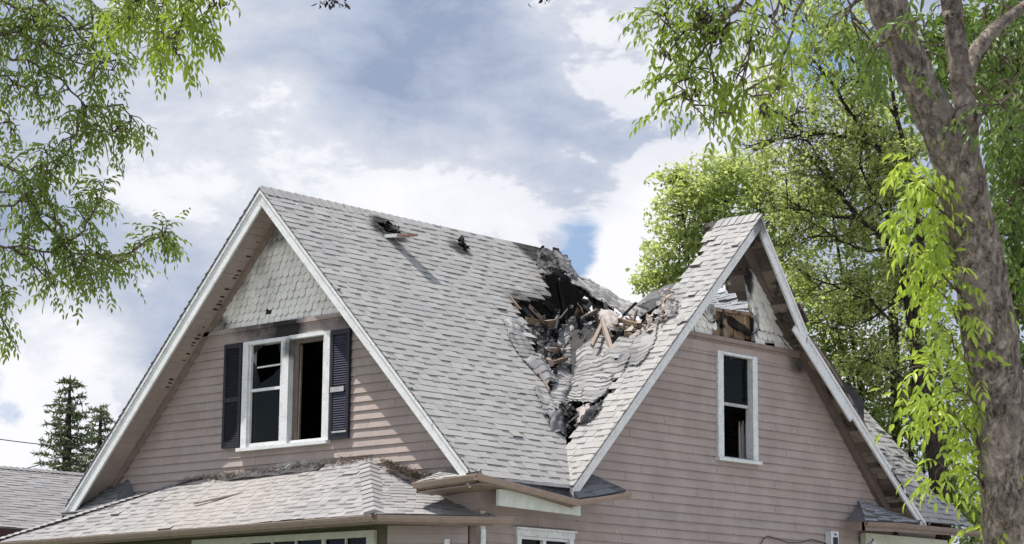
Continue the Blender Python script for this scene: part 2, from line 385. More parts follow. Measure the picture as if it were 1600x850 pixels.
def boards(mb, F, u0, u1, w0, w1, ok, bw=.14, th=.022, hps=(), step=.09):
    """roof sheathing, one board per row, broken off where ok() fails"""
    w = w0
    while w < w1-.02:
        h2 = min(w+bw-.006, w1); u = u0; run = None
        while u <= u1+step:
            good = u < u1-1e-4 and ok(min(u+step/2, u1), w+bw/2)
            if good and run is None: run = u
            if not good and run is not None:
                poly = [(run+U(0, .04)*(run > u0), w), (min(u, u1)-U(0, .05)*(u < u1), w), (min(u, u1)-U(0, .05)*(u < u1), h2), (run+U(0, .05)*(run > u0), h2)]
                for hp in hps:
                    poly = clip(poly, hp)
                    if len(poly) < 3: break
                if len(poly) >= 3:
                    n = len(poly)
                    mb.add([F(p[0], p[1], -.006) for p in poly]+[F(p[0], p[1], -.006-th) for p in poly],
                           [tuple(range(n)), tuple(range(2*n-1, n-1, -1))]+[(i, n+i, n+(i+1) % n, (i+1) % n) for i in range(n)])
                run = None
            u += step
        w += bw
def sheet(c00, c10, c11, c01, sag=0., amp=.03, fr=2.5, seed=0.):
    """bent surface: corners (u0w0),(u1w0),(u1w1),(u0w1); params in metres"""
    c00, c10, c11, c01 = map(Vector, (c00, c10, c11, c01))
    Lu = ((c10-c00).length+(c11-c01).length)/2; Lw = ((c01-c00).length+(c11-c10).length)/2
    N = (c10-c00).cross(c01-c00).normalized()
    if N.dot(CAM-c00) < 0: N = -N
    def F(u, w, h):
        a, b = u/Lu, w/Lw
        p = c00*(1-a)*(1-b)+c10*a*(1-b)+c11*a*b+c01*(1-a)*b
        k = amp*noise.noise(Vector((u*fr+seed, w*fr, seed)))+amp*.5*noise.noise(Vector((u*fr*3+seed, w*fr*3, seed+5)))
        return p+N*(h+k)-Vector((0, 0, sag*4*a*(1-a)))
    return F, Lu, Lw
def sheet_mesh(mb, F, Lu, Lw, nu=8, nw=8, th=.02):
    g = [[F(Lu*i/nu, Lw*j/nw, -.006) for j in range(nw+1)] for i in range(nu+1)]
    g2 = [[F(Lu*i/nu, Lw*j/nw, -.006-th) for j in range(nw+1)] for i in range(nu+1)]
    for i in range(nu):
        for j in range(nw):
            for G in (g, g2): mb.face([G[i][j], G[i+1][j], G[i+1][j+1], G[i][j+1]], .5)
    for j in range(nw):
        for i in (0, nu): mb.face([g[i][j], g[i][j+1], g2[i][j+1], g2[i][j]], .5)
    for i in range(nu):
        for j in (0, nw): mb.face([g[i][j], g[i+1][j], g2[i+1][j], g2[i][j]], .5)

# ================================================================== setting
g = MB(); n = 40
for i in range(n):
    for j in range(n):
        x0, x1 = (-900+1800*i/n, -900+1800*(i+1)/n); y0, y1 = (-300+1800*j/n, -300+1800*(j+1)/n)
        g.face([(x0, y0, 0), (x1, y0, 0), (x1, y1, 0), (x0, y1, 0)], .5)
tag(g.build('ground', 'ground'), kind='structure')
def f_pave(t):
    p = pos(t); return bsdf(t, t.mix(t.noise(p, 3, 6), (.36, .35, .33), (.46, .445, .42)), .9, t.noise(p, 80, 3), .3, .005)
g = MB(); g.face([(-60, -30, .004), (60, -30, .004), (60, 12, .004), (-60, 12, .004)]); tag(g.build('bounce_pavement', mat('pale_concrete', f_pave)), kind='structure')  # unseen pale paving added to bounce light onto the house walls
g = MB(); g.face([(-17.5, 12.5, .004), (60, 12.5, .004), (60, 60, .004), (-17.5, 60, .004)]); tag(g.build('bounce_yard', mat('pale_gravel', f_pave)), kind='structure')  # unseen pale yard added to bounce light onto the side wall

# ================================================================== house
MM = 1.016; APX, APZ = -24.27, 8.57; XLe = -28.57; DY, DZ = 27.14, 8.56; YB = 32.95
SL = math.hypot(1, MM)
def zmain(x): return APZ-MM*abs(x-APX)
def zdorm(y): return DZ-MM*abs(y-DY)
H = thing('burned_house', (-24.2, 26.5, 0), 'burned two storey mauve clapboard house with a collapsed grey shingle roof and two steep gables', 'house')
PN = lambda *pp: [tuple(p) for p in pp]

def clapboard(mb, axis, fixed, sgn, z0, z1, span, holes, e=.125, h_seed=5):
    """courses of lapped boards on a wall. axis: running axis (0=x,1=y); fixed: plane; sgn: outward direction; span(z)->(a,b)"""
    nx = int(round((z1-z0)/e)); e = (z1-z0)/nx
    def P(a, z, o): return (a, fixed+sgn*o, z) if axis == 0 else (fixed+sgn*o, a, z)
    for k in range(nx):
        zb, zt = z0+k*e, z0+(k+1)*e
        cuts = sorted({zb, zt, *[h[2] for h in holes if zb < h[2] < zt], *[h[3] for h in holes if zb < h[3] < zt]})
        joints = {}
        for za, zc in zip(cuts, cuts[1:]):
            zm = (za+zc)/2
            a0, b0 = span(za); a1, b1 = span(zc)
            segs = [((a0, a1), (b0, b1))]
            for h in holes:
                if h[2] <= zm <= h[3]:
                    new = []
                    for s0, s1 in segs:
                        if s1[0] > h[0] and s0[0] < h[1]:
                            if s0[0] < h[0]: new.append((s0, (h[0], h[0])))
                            if s1[0] > h[1]: new.append(((h[1], h[1]), s1))
                        else: new.append((s0, s1))
                    segs = new
            for s0, s1 in segs:
                rng = random.Random(int(k*77+h_seed)); js = []; tt = min(s0[0], s0[1])+rng.uniform(.5, 3.6)
                while tt < max(s1)-.4: js.append(tt); tt += rng.uniform(2.4, 4.4)
                js = [j for j in js if max(s0)+.15 < j < min(s1)-.15]
                el = [s0]+[(j, j) for j in js]+[s1]
                for n_, (ea, eb) in enumerate(zip(el, el[1:])):
                    ga = .003 if n_ else 0; gb = .003 if n_ < len(el)-2 else 0
                    o = lambda z: .032-.026*(z-zb)/e
                    wv = rng.uniform(-.0025, .0035); rr = rng.random()
                    A0, A1, B0, B1 = ea[0]+ga, ea[1]+ga, eb[0]-gb, eb[1]-gb
                    mb.add([P(A0, za, o(za)+wv), P(B0, za, o(za)-wv), P(B1, zc, o(zc)), P(A1, zc, o(zc)), P(A0, za, -.01), P(B0, za, -.01), P(B1, zc, -.01), P(A1, zc, -.01)],
                           [(0, 1, 2, 3), (4, 5, 1, 0), (5, 6, 2, 1), (7, 4, 0, 3), (6, 7, 3, 2)], rr)
# --- openings
wl = (-25.09, -23.27, 4.90, 6.45); wr = (V(1118, 620).y, V(1178.5, 620).y, V(1150, 718).z, V(1147, 554).z); wlow = (V(804, 835).y, V(892, 835).y, 2.2, V(848, 834).z)
BELT = 6.66; T = .16   # T: vertical roof thickness
def span_f(z): 
    h = (APZ-T-z)/MM
    return (max(-28.25, APX-h), min(XR, APX+h))
def span_r(z):
    h = (DZ-T-z)/MM if z > 4.15 else 99
    return (max(YL, DY-h), min(YB-.45, DY+h)) if z > 4.15 else (YL, YB-.45)
def inner(mb, axis, fixed, sgn, z0, z1, span, holes, th=.1):
    """sheathing behind the siding, sooty side inwards"""
    def P(a, z, o): return (a, fixed-sgn*o, z) if axis == 0 else (fixed-sgn*o, a, z)
    zs = sorted({z0, z1, *[h[2] for h in holes], *[h[3] for h in holes], *np.arange(z0, z1, .2).tolist()})
    for za, zc in zip(zs, zs[1:]):
        a0, b0 = span(za+1e-4); a1, b1 = span(zc-1e-4); segs = [((a0, a1), (b0, b1))]
        for h in holes:
            if h[2]-1e-6 <= (za+zc)/2 <= h[3]:
                new = []
                for s0, s1 in segs:
                    if s1[0] > h[0] and s0[0] < h[1]: new += [(s0, (h[0], h[0])), ((h[1], h[1]), s1)]
                    else: new.append((s0, s1))
                segs = new
        for s0, s1 in segs:
            mb.add([P(s0[0], za, .012), P(s1[0], za, .012), P(s1[1], zc, .012), P(s0[1], zc, .012), P(s0[0], za, th), P(s1[0], za, th), P(s1[1], zc, th), P(s0[1], zc, th)],
                   [(0,1,2,3),(7,6,5,4),(0,4,5,1),(1,5,6,2),(2,6,7,3),(3,7,4,0)])
mb = MB(); clapboard(mb, 0, YL, -1, 0.4, BELT-.02, span_f, [wl]); fw = mb.build('front_gable_wall', 'siding', H)
mb = MB(); inner(mb, 0, YL, -1, 0.4, BELT, span_f, [wl]); mb.build('wall_sheathing', 'inside', fw)
mb = MB(); clapboard(mb, 1, XR, 1, 0.4, BELT-.02, span_r, [wr, wlow]); rw = mb.build('side_gable_wall', 'siding', H)
mb = MB(); inner(mb, 1, XR, 1, 0.4, BELT, lambda z: (span_r(z)[0]+.11, span_r(z)[1]), [wr, wlow]); mb.build('wall_sheathing', 'inside', rw)
def span_b(z):
    h = (APZ-T-z)/MM; return (max(-28.25, APX-h), min(XR-.1, APX+h))
mb = MB(); clapboard(mb, 0, YB-.45, 1, .4, 6.6, span_b, []); mb.build('rear_wall', 'siding', H)
mb = MB(); clapboard(mb, 1, -28.25, -1, .4, 4.1, lambda z: (YL, YB-.45), []); mb.build('left_wall', 'siding', H)
mb = MB(); mb.box((-28.3, YL+.02, 0), (XR-.02, YB-.5, .38)); mb.build('foundation', mat('concrete', f_plain, col=(.35, .34, .32)), H)
mb = MB(); mb.box((-28.1, YL+.15, 3.9), (XR-.12, YB-.6, 4.0)); mb.box((-28.1, YL+.15, .4), (XR-.12, YB-.6, .5))
mb.build('floor_deck', 'inside', H)
mb = MB(); mb.box((-26.6, YL+3.2, 4.0), (-23.2, YL+3.3, 6.2)); mb.build('inner_partition', 'inside', H)

# --- belt mouldings
mb = MB()
a, b = span_f(BELT)
mb.box((a-.02, YL-.075, BELT-.045), (b+.02, YL, BELT+.02)); mb.box((a, YL-.045, BELT-.08), (b, YL-.001, BELT-.046)); 
mb.build('belt_moulding', 'siding', H)
mb = MB(); mb.box((a-.1, YL-.036, BELT-.225), (b+.1, YL-.0005, BELT-.0805)); mb.build('frieze_board', 'siding', H)
mb = MB()
a, b = span_r(BELT)
mb.box((XR, a-.02, BELT-.045), (XR+.085, b+.02, BELT+.02)); mb.box((XR+.001, a, BELT-.08), (XR+.055, b, BELT-.046))
mb.build('belt_moulding', 'trim', H)
mb = MB(); mb.box((XR+.0005, a-.1, BELT-.225), (XR+.036, b+.12, BELT-.0805)); mb.build('frieze_board', 'siding', H)

# --- fish-scale shingles above the belts
def scales(mb, axis, fixed, sgn, z0, cx, apz, ok, w=.125, e=.112):
    k = 0; z = z0
    def P(a, z, o): return (a, fixed+sgn*o, z) if axis == 0 else (fixed+sgn*o, a, z)
    while z < apz:
        h = (apz-z-.02)/MM; a = cx-h-(w/2 if k % 2 else 0)
        while a < cx+h:
            c = a+w/2
            if abs(c-cx) < (apz-z-e*.35)/MM+.02 and ok(c, z+e/2):
                dz = U(-.006, .006); o = .040+U(-.005, .008); pts = []
                hw = w*.47
                for i in range(7):
                    th = math.pi+math.pi*i/6; pts.append((c+hw*math.cos(th), z+dz+.045+.05*math.sin(th)))
                top = z+e+.05
                pts += [(c+hw, top), (c-hw, top)]
                n = len(pts)
                f = lambda q: o-.032*(q-z)/(e+.05)
                mb.add([P(x, q, f(q)) for x, q in pts]+[P(x, q, f(q)-.012) for x, q in pts], [tuple(range(n))]+[(i, n+i, n+(i+1) % n, (i+1) % n) for i in range(n)])
            a += w
        z += e; k += 1
mb = MB(); scales(mb, 0, YL, -1, BELT, APX, APZ-T, lambda c, z: R() > .004); gs = mb.build('gable_shingles', 'scale', H)
mb = MB(); h = (APZ-T-BELT)/MM; mb.prism([(APX-h, YL, BELT), (APX+h, YL, BELT), (APX, YL, APZ-T)], (0, .08, 0)); mb.build('gable_sheathing', 'inside', gs)
yz = lambda *pp: [(V(*p).y, V(*p).z) for p in pp]
PL = yz((1060, 530), (1112, 465), (1116, 480), (1113, 540)); PR = yz((1176, 545), (1178, 500), (1170, 470), (1164, 428), (1172, 405), (1290, 580))
ok_r = lambda c, z: (inside((c, z), PL) or inside((c, z), PR)) and R() > .05
for PP in (PL, PR):
    mb = MB(); scales(mb, 1, XR, 1, BELT, DY, DZ-T, lambda c, z: inside((c, z), PP) and R() > .05); gs = mb.build('gable_shingles', 'scale', H)
mb = MB()
hps = []
for Pp in (yz((1085, 518), (1108, 482), (1114, 488), (1113, 524)), yz((1179, 533), (1180, 500), (1173, 470), (1168, 436), (1174, 424), (1240, 540))):
    mb = MB(); mb.prism([(XR-.002, y, z) for y, z in Pp], (-.06, 0, 0)); mb.build('gable_sheathing', 'white', H)
# wooden studs and boards left behind the burnt-out part of the side gable
mb = MB()
x = XR-.12
for (pa, pb, wd) in (((1118, 484), (1118, 524), .20), ((1136, 488), (1136, 527), .26), ((1154, 489), (1154, 530), .26), ((1170, 490), (1170, 531), .20)):
    a_, b_ = hit(*pa, 0, x), hit(*pb, 0, x); mb.bar(a_, b_, .03, wd, up=(0, 1, 0), jag=.012)
mb.build('charred_sheathing', 'oldboard', H)
mb = MB(); a_, b_ = hit(1116, 484, 0, XR-.06), hit(1178, 492, 0, XR-.06); mb.bar(a_, b_, .09, .05); mb.build('broken_plate', 'wood', H)
mb = MB(); mb.bar(hit(1130, 488, 0, XR-.07), hit(1131, 529, 0, XR-.07), .07, .09, up=(0, 1, 0)); mb.build('wall_stud', 'wood', H)
for px in (1176, 1104):
    mb = MB(); mb.bar(hit(px, 478, 0, XR-.05), hit(px+1, 526, 0, XR-.05), .05, .05, up=(0, 1, 0), jag=.02); mb.build('wall_stud', 'char', H)

# --- windows
def rect(mb, axis, f0, f1, a, b, z0, z1):
    a, b = min(a, b), max(a, b); f0, f1 = min(f0, f1), max(f0, f1)
    mb.box((a, f0, z0), (b, f1, z1)) if axis == 0 else mb.box((f0, a, z0), (f1, b, z1))
# front twin window: left light has broken panes, right light is empty
xm = -24.18
mb = MB()
for a_, b_ in ((wl[0]-.02, wl[0]+.10), (xm-.07, xm+.07), (wl[1]-.10, wl[1]+.02)): rect(mb, 0, YL-.065, YL+.10, a_, b_, wl[2], wl[3]-.002)
rect(mb, 0, YL-.06, YL+.10, wl[0]+.101, xm-.071, wl[3]-.055, wl[3]); rect(mb, 0, YL-.062, YL+.10, xm+.071, wl[1]-.101, wl[3]-.05, wl[3]+.005)
fwn = mb.build('twin_window', 'white', H)
mb = MB(); mb.box((wl[0]-.07, YL-.11, wl[2]-.05), (wl[1]+.03, YL+.02, wl[2]-.002)); mb.build('sill', 'white', fwn)
mb = MB()
y0, y1 = YL-.035, YL+.01
xa, xb = wl[0]+.102, xm-.072
for a_, b_ in ((xa, xa+.035), (xb-.06, xb)): rect(mb, 0, y0, y1, a_, b_, wl[2], wl[3]-.057)
rect(mb, 0, y0+.002, y1, xa+.036, xb-.061, wl[2], wl[2]+.06)
zmid = W(420, 608).z; rect(mb, 0, y0+.01, y1+.03, xa+.036, xb-.061, zmid-.02, zmid+.022)
mb.build('sash', 'white', fwn)
mb = MB(); zz = W(420, 572).z; mb.bar((xa+.14, YL, zz-.004), (xb-.06, YL, zz+.004), .025, .022, jag=.01); mb.build('muntin', 'white', fwn)
mb = MB()
for poly in ([(xa+.036, zmid+.02), (xb-.06, zmid+.02), (xb-.06, zz-.02), (xb-.2, zz-.08), (xb-.25, zmid+.2), (xa+.2, zmid+.1), (xa+.12, zz), (xa+.036, zz+.1)],
             [(xb-.06, zz+.05), (xb-.06, wl[3]-.1), (xb-.1, wl[3]-.18), (xb-.18, zz+.35), (xb-.14, zz+.2)],
             [(xa+.036, wl[2]+.06), (xb-.06, wl[2]+.06), (xb-.06, zmid-.02), (xa+.036, zmid-.02)],
             [(xa+.036, wl[3]-.06), (xa+.036, zz+.2), (xa+.1, wl[3]-.15), (xa+.3, wl[3]-.06)]):
    mb.prism([(x_, YL+.004, z_) for x_, z_ in poly], (0, .004, 0))
mb.build('broken_pane', 'glass', fwn)
xa, xb = xm+.072, wl[1]-.102
mb = MB(); rect(mb, 0, YL-.03, YL+.02, xb-.05, xb, wl[2], wl[3]-.052); rect(mb, 0, YL-.03, YL+.02, xa, xb-.051, wl[2], wl[2]+.045); mb.build('sash', 'white', fwn)
mb = MB(); rect(mb, 0, YL+.03, YL+.10, xa, xa+.11, wl[2]+.046, wl[3]-.11); mb.bar((xa+.13, YL+.05, wl[2]+.05), (xa+.15, YL+.05, wl[3]-.15), .02, .03, up=(0, 1, 0)); rect(mb, 0, YL+.03, YL+.09, xa, xb-.06, wl[3]-.108, wl[3]-.06); mb.build('scorched_jamb', 'darktrim', fwn)
# curtain-like hanging dark cloth inside
# shutters
def shutter(x0, x1, z0, z1, lit_louvres):
    mb = MB(); y0, y1 = YL-.075, YL-.03; b_ = .05
    rect(mb, 0, y0, y1, x0, x0+b_, z0, z1); rect(mb, 0, y0, y1, x1-b_, x1, z0, z1)
    zr = z0+(z1-z0)*.46
    for za, zb in ((z0, z0+.09), (zr-.035, zr+.035), (z1-.07, z1)): rect(mb, 0, y0+.002, y1, x0+b_+.001, x1-b_-.001, za, zb)
    rect(mb, 0, y1-.008, y1-.001, x0+b_, x1-b_, z0+.09, z1-.07)
    s_ = mb.build('shutter', 'shutter', H)
    mb = MB(); z = z0+.105
    while z < z1-.09:
        if not (zr-.06 < z < zr+.04): mb.add([(x0+b_+.002, y0+.006, z), (x1-b_-.002, y0+.006, z), (x1-b_-.002, y0+.030, z+.028), (x0+b_+.002, y0+.030, z+.028), (x0+b_+.002, y0+.010, z-.006), (x1-b_-.002, y0+.010, z-.006), (x1-b_-.002, y0+.034, z+.022), (x0+b_+.002, y0+.034, z+.022)], [(0,1,2,3),(7,6,5,4),(0,4,5,1),(3,2,6,7)])
        z += .033
    mb.build('louvre', 'shutter2' if lit_louvres else 'shutter', s_)
    return s_
shutter(-25.52, -25.13, 4.92, 6.45, False); sh = shutter(-23.22, -22.84, 4.90, 6.44, True)
sh['label'] = 'blue black louvred shutter right of the window'
mb = MB(); mb.box((-23.20, YL-.085, 5.56), (-22.93, YL-.076, 5.63)); mb.box((-23.15, YL-.09, 4.985), (-22.86, YL-.076, 5.01)); mb.build('pale_strip', 'metal', sh)  # pale grey strips laid over the rails
# side window
mb = MB(); f0, f1 = XR-.08, XR+.06
for a_, b_ in ((wr[0]-.01, wr[0]+.125), (wr[1]-.11, wr[1]+.01)): rect(mb, 1, f0, f1, a_, b_, wr[2], wr[3]+.01)
rect(mb, 1, f0, f1-.01, wr[0]+.126, wr[1]-.111, wr[3]-.03, wr[3]+.008)
swn = mb.build('tall_window', 'white', H)
mb = MB(); mb.box((XR-.02, wr[0]-.05, wr[2]-.05), (XR+.10, wr[1]+.06, wr[2]-.002)); mb.build('sill', 'white', swn)
mb = MB(); zm_ = V(1148, 633).z
rect(mb, 1, XR-.05, XR-.01, wr[0]+.127, wr[1]-.112, zm_-.02, zm_+.025); rect(mb, 1, XR-.05, XR-.012, wr[0]+.127, wr[1]-.112, wr[2]+.001, wr[2]+.03)
mb.build('sash', 'metal', swn)
mb = MB(); mb.box((XR-.045, wr[0]+.126, zm_+.026), (XR-.039, wr[1]-.112, wr[3]-.031)); mb.build('pane', 'glass', swn)
mb = MB()
for px, w_, z0_, z1_ in ((1160, .06, 4.9, 5.52), (1166, .05, 4.9, 5.56), (1163, .03, 4.9, 5.3), (1156, .03, 4.9, 5.5)):
    a_ = hit(px, 700, 0, XR-.16).y; mb.prism([(XR-.16, a_, z0_), (XR-.16, a_+w_, z0_+.02), (XR-.17, a_+w_*.8, z1_), (XR-.17, a_+.01, z1_-.1)], (-.02, 0, 0))
mb.build('torn_curtain', 'curtain', swn)
# lower side window (only its head is in view)
mb = MB()
rect(mb, 1, XR-.08, XR+.06, wlow[0]-.02, wlow[1]+.02, wlow[3]-.05, wlow[3]+.03); rect(mb, 1, XR-.08, XR+.085, wlow[0]-.04, wlow[1]+.04, wlow[3]+.031, wlow[3]+.06)
for a_, b_ in ((wlow[0], wlow[0]+.08), (wlow[1]-.08, wlow[1])): rect(mb, 1, XR-.08, XR+.055, a_, b_, wlow[2], wlow[3]-.051)
lwn = mb.build('lower_window', 'white', H)
mb = MB(); ym = (wlow[0]+wlow[1])/2; rect(mb, 1, XR-.03, XR+.03, ym-.03, ym+.03, wlow[2], wlow[3]-.051); rect(mb, 1, XR-.03, XR+.028, wlow[0]+.081, wlow[1]-.081, wlow[3]-.09, wlow[3]-.052)
mb.build('muntin', 'white', lwn)
mb = MB(); mb.box((XR-.035, wlow[0]+.08, wlow[2]), (XR-.031, wlow[1]-.08, wlow[3]-.09)); mb.build('pane', 'glass', lwn)

# ================================================================== roofs
# -- main slope facing +x : u along y from the front rake, w up the slope from the eave
wd = Vector((-1, 0, MM)).normalized(); Om = Vector((XE, YF, zmain(XE))); Fm = planar(Om, Vector((0, 1, 0)), wd)
LW = (XE-APX)*SL
def uw_m(px, py):
    p = hitp(px, py, Vector((APX, 0, APZ)), Vector((MM, 0, 1))); return (p.y-YF, (XE-p.x)*SL)
TEAR = [uw_m(*p) for p in ((846, 386), (838, 402), (846, 420), (852, 440), (862, 464), (838, 466), (800, 468), (812, 492), (826, 520), (832, 550), (842, 580), (856, 606), (858, 640), (866, 662), (884, 684), (897, 700))]
poly_keep = [(-1, -1), (2.0, -1)] + [(1.98, .0), (2.35, .35)] + TEAR[::-1] + [(5.6, LW+1), (-1, LW+1)]
def valley_ok(u, w):   # in front of the valley with the cross gable
    x = XE-w/SL; return (u+YF) < DY-(DZ-zmain(x))/MM+.02
def small_holes(u, w):
    for (px, py), (ru, rw) in (((605, 356), (.17, .10)), ((616, 364), (.14, .10)), ((596, 351), (.09, .06)), ((722, 378), (.10, .13)), ((727, 387), (.08, .12))):
        a_, b_ = uw_m(px, py)
        if ((u-a_)/ru)**2+((w-b_)/rw)**2 < 1: return False
    return True
# drop from where the valley starts: keep region as polygon in (u,w)
bx = [(-1, -1), (1.96, -1)]+[(p[0], p[1]) for p in TEAR[::-1]]+[(6.2, LW+1), (-1, LW+1)]
ok_front = lambda u, w: inside((u, w), bx) and small_holes(u, w)
val = lambda w: DY-(DZ-zmain(XE-w/SL))/MM-YF
hv = half((val(0), 0), (val(3), 3), (0, 1))
roof = None
mb = MB(); boards(mb, Fm, .02, 6.2, 0, LW, lambda u, w: ok_front(u, w) , hps=[hv])
REARP = [(val(0)*0+12.5, -1), (11.0, -1), (10.4, 0), (10.2, 1.8), (10.1, 3.2), (11.1, 3.5), (11.6, 3.9), (13, 3.9), (13, -1)]
ok_rear = lambda u, w: w < 3.3+.5*noise.noise(Vector((u*2, 0, 3)))+(u-10.6)*.25
rv = lambda w: DY+(DZ-zmain(XE-w/SL))/MM-YF
hr = half((rv(0), 0), (rv(3), 3), (30, 1))
boards(mb, Fm, 7.5, YB-YF, 0, LW, ok_rear, hps=[hr])
roof = mb.build('main_roof', 'char', H)
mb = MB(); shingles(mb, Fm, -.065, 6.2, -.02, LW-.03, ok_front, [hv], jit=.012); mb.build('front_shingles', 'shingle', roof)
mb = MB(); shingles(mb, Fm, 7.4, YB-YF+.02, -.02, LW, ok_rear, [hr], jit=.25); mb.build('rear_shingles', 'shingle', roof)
# -- slope facing -x (away from the street side)
wd2 = Vector((1, 0, MM)).normalized(); Or = Vector((XLe, YF, zmain(XLe))); Fr = planar(Or, Vector((0, 1, 0)), wd2); LW2 = (APX-XLe)*SL
def uw_r(px, py):
    p = hitp(px, py, Vector((APX, 0, APZ)), Vector((-MM, 0, 1))); return (p.y-YF, (p.x-XLe)*SL)
cut = [uw_r(893, 425), uw_r(905, 448), uw_r(916, 475), uw_r(928, 500), uw_r(945, 540)]
bp = [(-1, -1), (13, -1), (13, 1.0), (cut[-1][0]+1.5, 1.4)]+cut[::-1]+[(26.95-YF, LW2-.25), (26.8-YF, LW2+1), (-1, LW2+1)]
ok_w = lambda u, w: inside((u, w), bp)
mb = MB(); boards(mb, Fr, .02, YB-YF, 0, LW2, ok_w); rr_ = mb.build('far_roof_slope', 'inside', H)
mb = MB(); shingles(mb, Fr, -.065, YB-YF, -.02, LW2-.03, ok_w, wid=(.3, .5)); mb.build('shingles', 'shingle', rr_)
# -- cross gable: slope facing -y. u along +x from the rake inwards (towards -x), w up
wd3 = Vector((0, 1, MM)).normalized(); YE0 = DY-(XE-APX)
Od = Vector((XE, YE0, zdorm(YE0))); Fd = planar(Od, Vector((-1, 0, 0)), wd3)
def uw_d(px, py):
    p = hitp(px, py, Vector((0, DY, DZ)), Vector((0, -MM, 1))); return (XE-p.x, (p.y-YE0)*SL)
td = [uw_d(*p) for p in ((1119, 340), (1108, 362), (1096, 390), (1090, 412), (1068, 430), (1052, 446), (1044, 470), (1046, 495), (1022, 508), (1010, 522), (996, 548), (975, 575), (960, 604), (940, 640), (926, 640), (905, 668), (893, 690), (880, 706))]
bd = [(-1, -1), (-1, LW+1), (td[0][0], LW+1)]+td+[(1.1, .6), (1.4, -1)]
ok_d = lambda u, w: inside((u, w), bd)
hd = half((0, 0), (1, SL), (0, 3))     # valley line u = w/SL  -> keep u small
mb = MB(); boards(mb, Fd, .03, 3.2, 0, LW, ok_d, hps=[hd]); cr_ = mb.build('cross_roof', 'char', H)
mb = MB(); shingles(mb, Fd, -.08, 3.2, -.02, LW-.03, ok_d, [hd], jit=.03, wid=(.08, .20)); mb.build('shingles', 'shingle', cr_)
# far slope of the cross gable: only the strip at the rake still stands, kinked in the middle
kp = hit(1258, 517, 0, XE); ft = hit(1443, 815, 0, XE)
def strip(mb, y0, z0, y1, z1, x0, x1, th=.07):
    mb.prism([(x0, y0, z0), (x0, y1, z1), (x0, y1, z1-th), (x0, y0, z0-th)], (x1-x0, 0, 0))
mb = MB()
N_ = 14
for i in range(N_):
    f0, f1 = i/N_, (i+1)/N_
    y0, z0 = DY+(kp.y-DY)*f0, DZ+(kp.z-DZ)*f0; y1, z1 = DY+(kp.y-DY)*f1, DZ+(kp.z-DZ)*f1
    strip(mb, y0, z0, y1, z1-.003, XE+.01, XE-.75-U(0, .35))
N_ = 20
for i in range(N_):
    f0, f1 = i/N_, (i+1)/N_
    bow = lambda f: .16*math.sin(math.pi*min(1, f*1.6))*(1-f)
    y0, z0 = kp.y+(ft.y-kp.y)*f0, kp.z+(ft.z-kp.z)*f0+bow(f0); y1, z1 = kp.y+(ft.y-kp.y)*f1, kp.z+(ft.z-kp.z)*f1+bow(f1)
    strip(mb, y0, z0, y1, z1-.003, XE+.012, XE-(1.0+U(0, .3)) if f0 < .35 else XE-.9*(1-f0)-.1)
mb.build('cross_roof_far_edge', 'burntdeck', H)
# burnt bulge of decking behind the kinked rake
for (q, w_) in ((((1262, 520), (1300, 568), (1322, 600), (1352, 655), (1340, 640), (1290, 580)), .3), (((1296, 560), (1318, 585), (1345, 622), (1358, 640), (1338, 628), (1310, 600)), .5)):
    pass
mb = MB()
top = [hit(x_, y_, 0, XE-.5) for x_, y_ in ((1262, 536), (1282, 545), (1302, 572), (1318, 596), (1334, 606), (1350, 628))]
bot = [hit(x_, y_, 0, XE-.3) for x_, y_ in ((1266, 556), (1282, 575), (1302, 600), (1318, 625), (1334, 650), (1350, 672))]
for i in range(5): mb.prism([top[i], top[i+1], bot[i+1], bot[i]], (-.05, .02, 0))
mb.build('burnt_decking', 'char', H)

# -- ridge caps
def ridge_caps(mb, p, q, n, ok=lambda i: True, wdt=.15, side=Vector((1, 0, 0)), droop=MM):
    p, q = Vector(p), Vector(q); d = (q-p)/n
    for i in range(n):
        if not ok(i): continue
        a_ = p+d*i; b_ = a_+d*1.12; l1, l2 = .022+U(0, .006), .008
        for s_ in (1, -1):
            e_ = side*s_*wdt-Vector((0, 0, wdt*droop))
            mb.face([a_+Vector((0, 0, l1)), a_+e_+Vector((0, 0, l1)), b_+e_+Vector((0, 0, l2)), b_+Vector((0, 0, l2))])
            mb.face([a_+Vector((0, 0, l1)), a_+e_+Vector((0, 0, l1)), a_+e_-Vector((0, 0, .01)), a_-Vector((0, 0, .01))], .1)
mb = MB(); ridge_caps(mb, (APX, YF-.02, APZ+.008), (APX, 26.75, APZ-.03), 36); mb.build('ridge_cap', 'shingle', roof)
mb = MB(); ridge_caps(mb, (XE+.02, DY, DZ+.008), (-20.72, DY, DZ+.005), 6, side=Vector((0, 1, 0))); mb.build('ridge_cap', 'shingle', cr_)

# -- barge boards (bb: list of (a,z) top line points)
def barge(axis, fixed, sgn, p, q, hgt=.27, th=.035, m='white', ends=(0, 0), name='barge_board', drop=.035):
    mb = MB(); n = 10
    def P(a, z, o): return (a, fixed+sgn*o, z) if axis == 0 else (fixed+sgn*o, a, z)
    for (h0, h1, o0, o1) in ((drop, hgt, 0, th), (drop-.0, drop+.055, th+.0005, th+.02)):
        poly = [P(p[0], p[1]-h0, o0), P(q[0], q[1]-h0, o0), P(q[0], q[1]-h1, o0), P(p[0]+(0), p[1]-h1, o0)]
        d = P(0, 0, o1-o0); z_ = P(0, 0, 0); off = [d[i]-z_[i] for i in range(3)]
        mb.prism(poly, off)
    return mb.build(name, m, H)
FZ = lambda x: zmain(x)
barge(0, YF, -1, (APX, APZ), (XLe, FZ(XLe)), .30)
barge(0, YF, -1, (APX+.002, APZ), (XE-.10, FZ(XE-.10)), .26)
b1 = barge(1, XE, 1, (DY, DZ), (YE0, zdorm(YE0)), .24)
b2 = barge(1, XE, 1, (DY+.002, DZ), (kp.y, kp.z), .30)
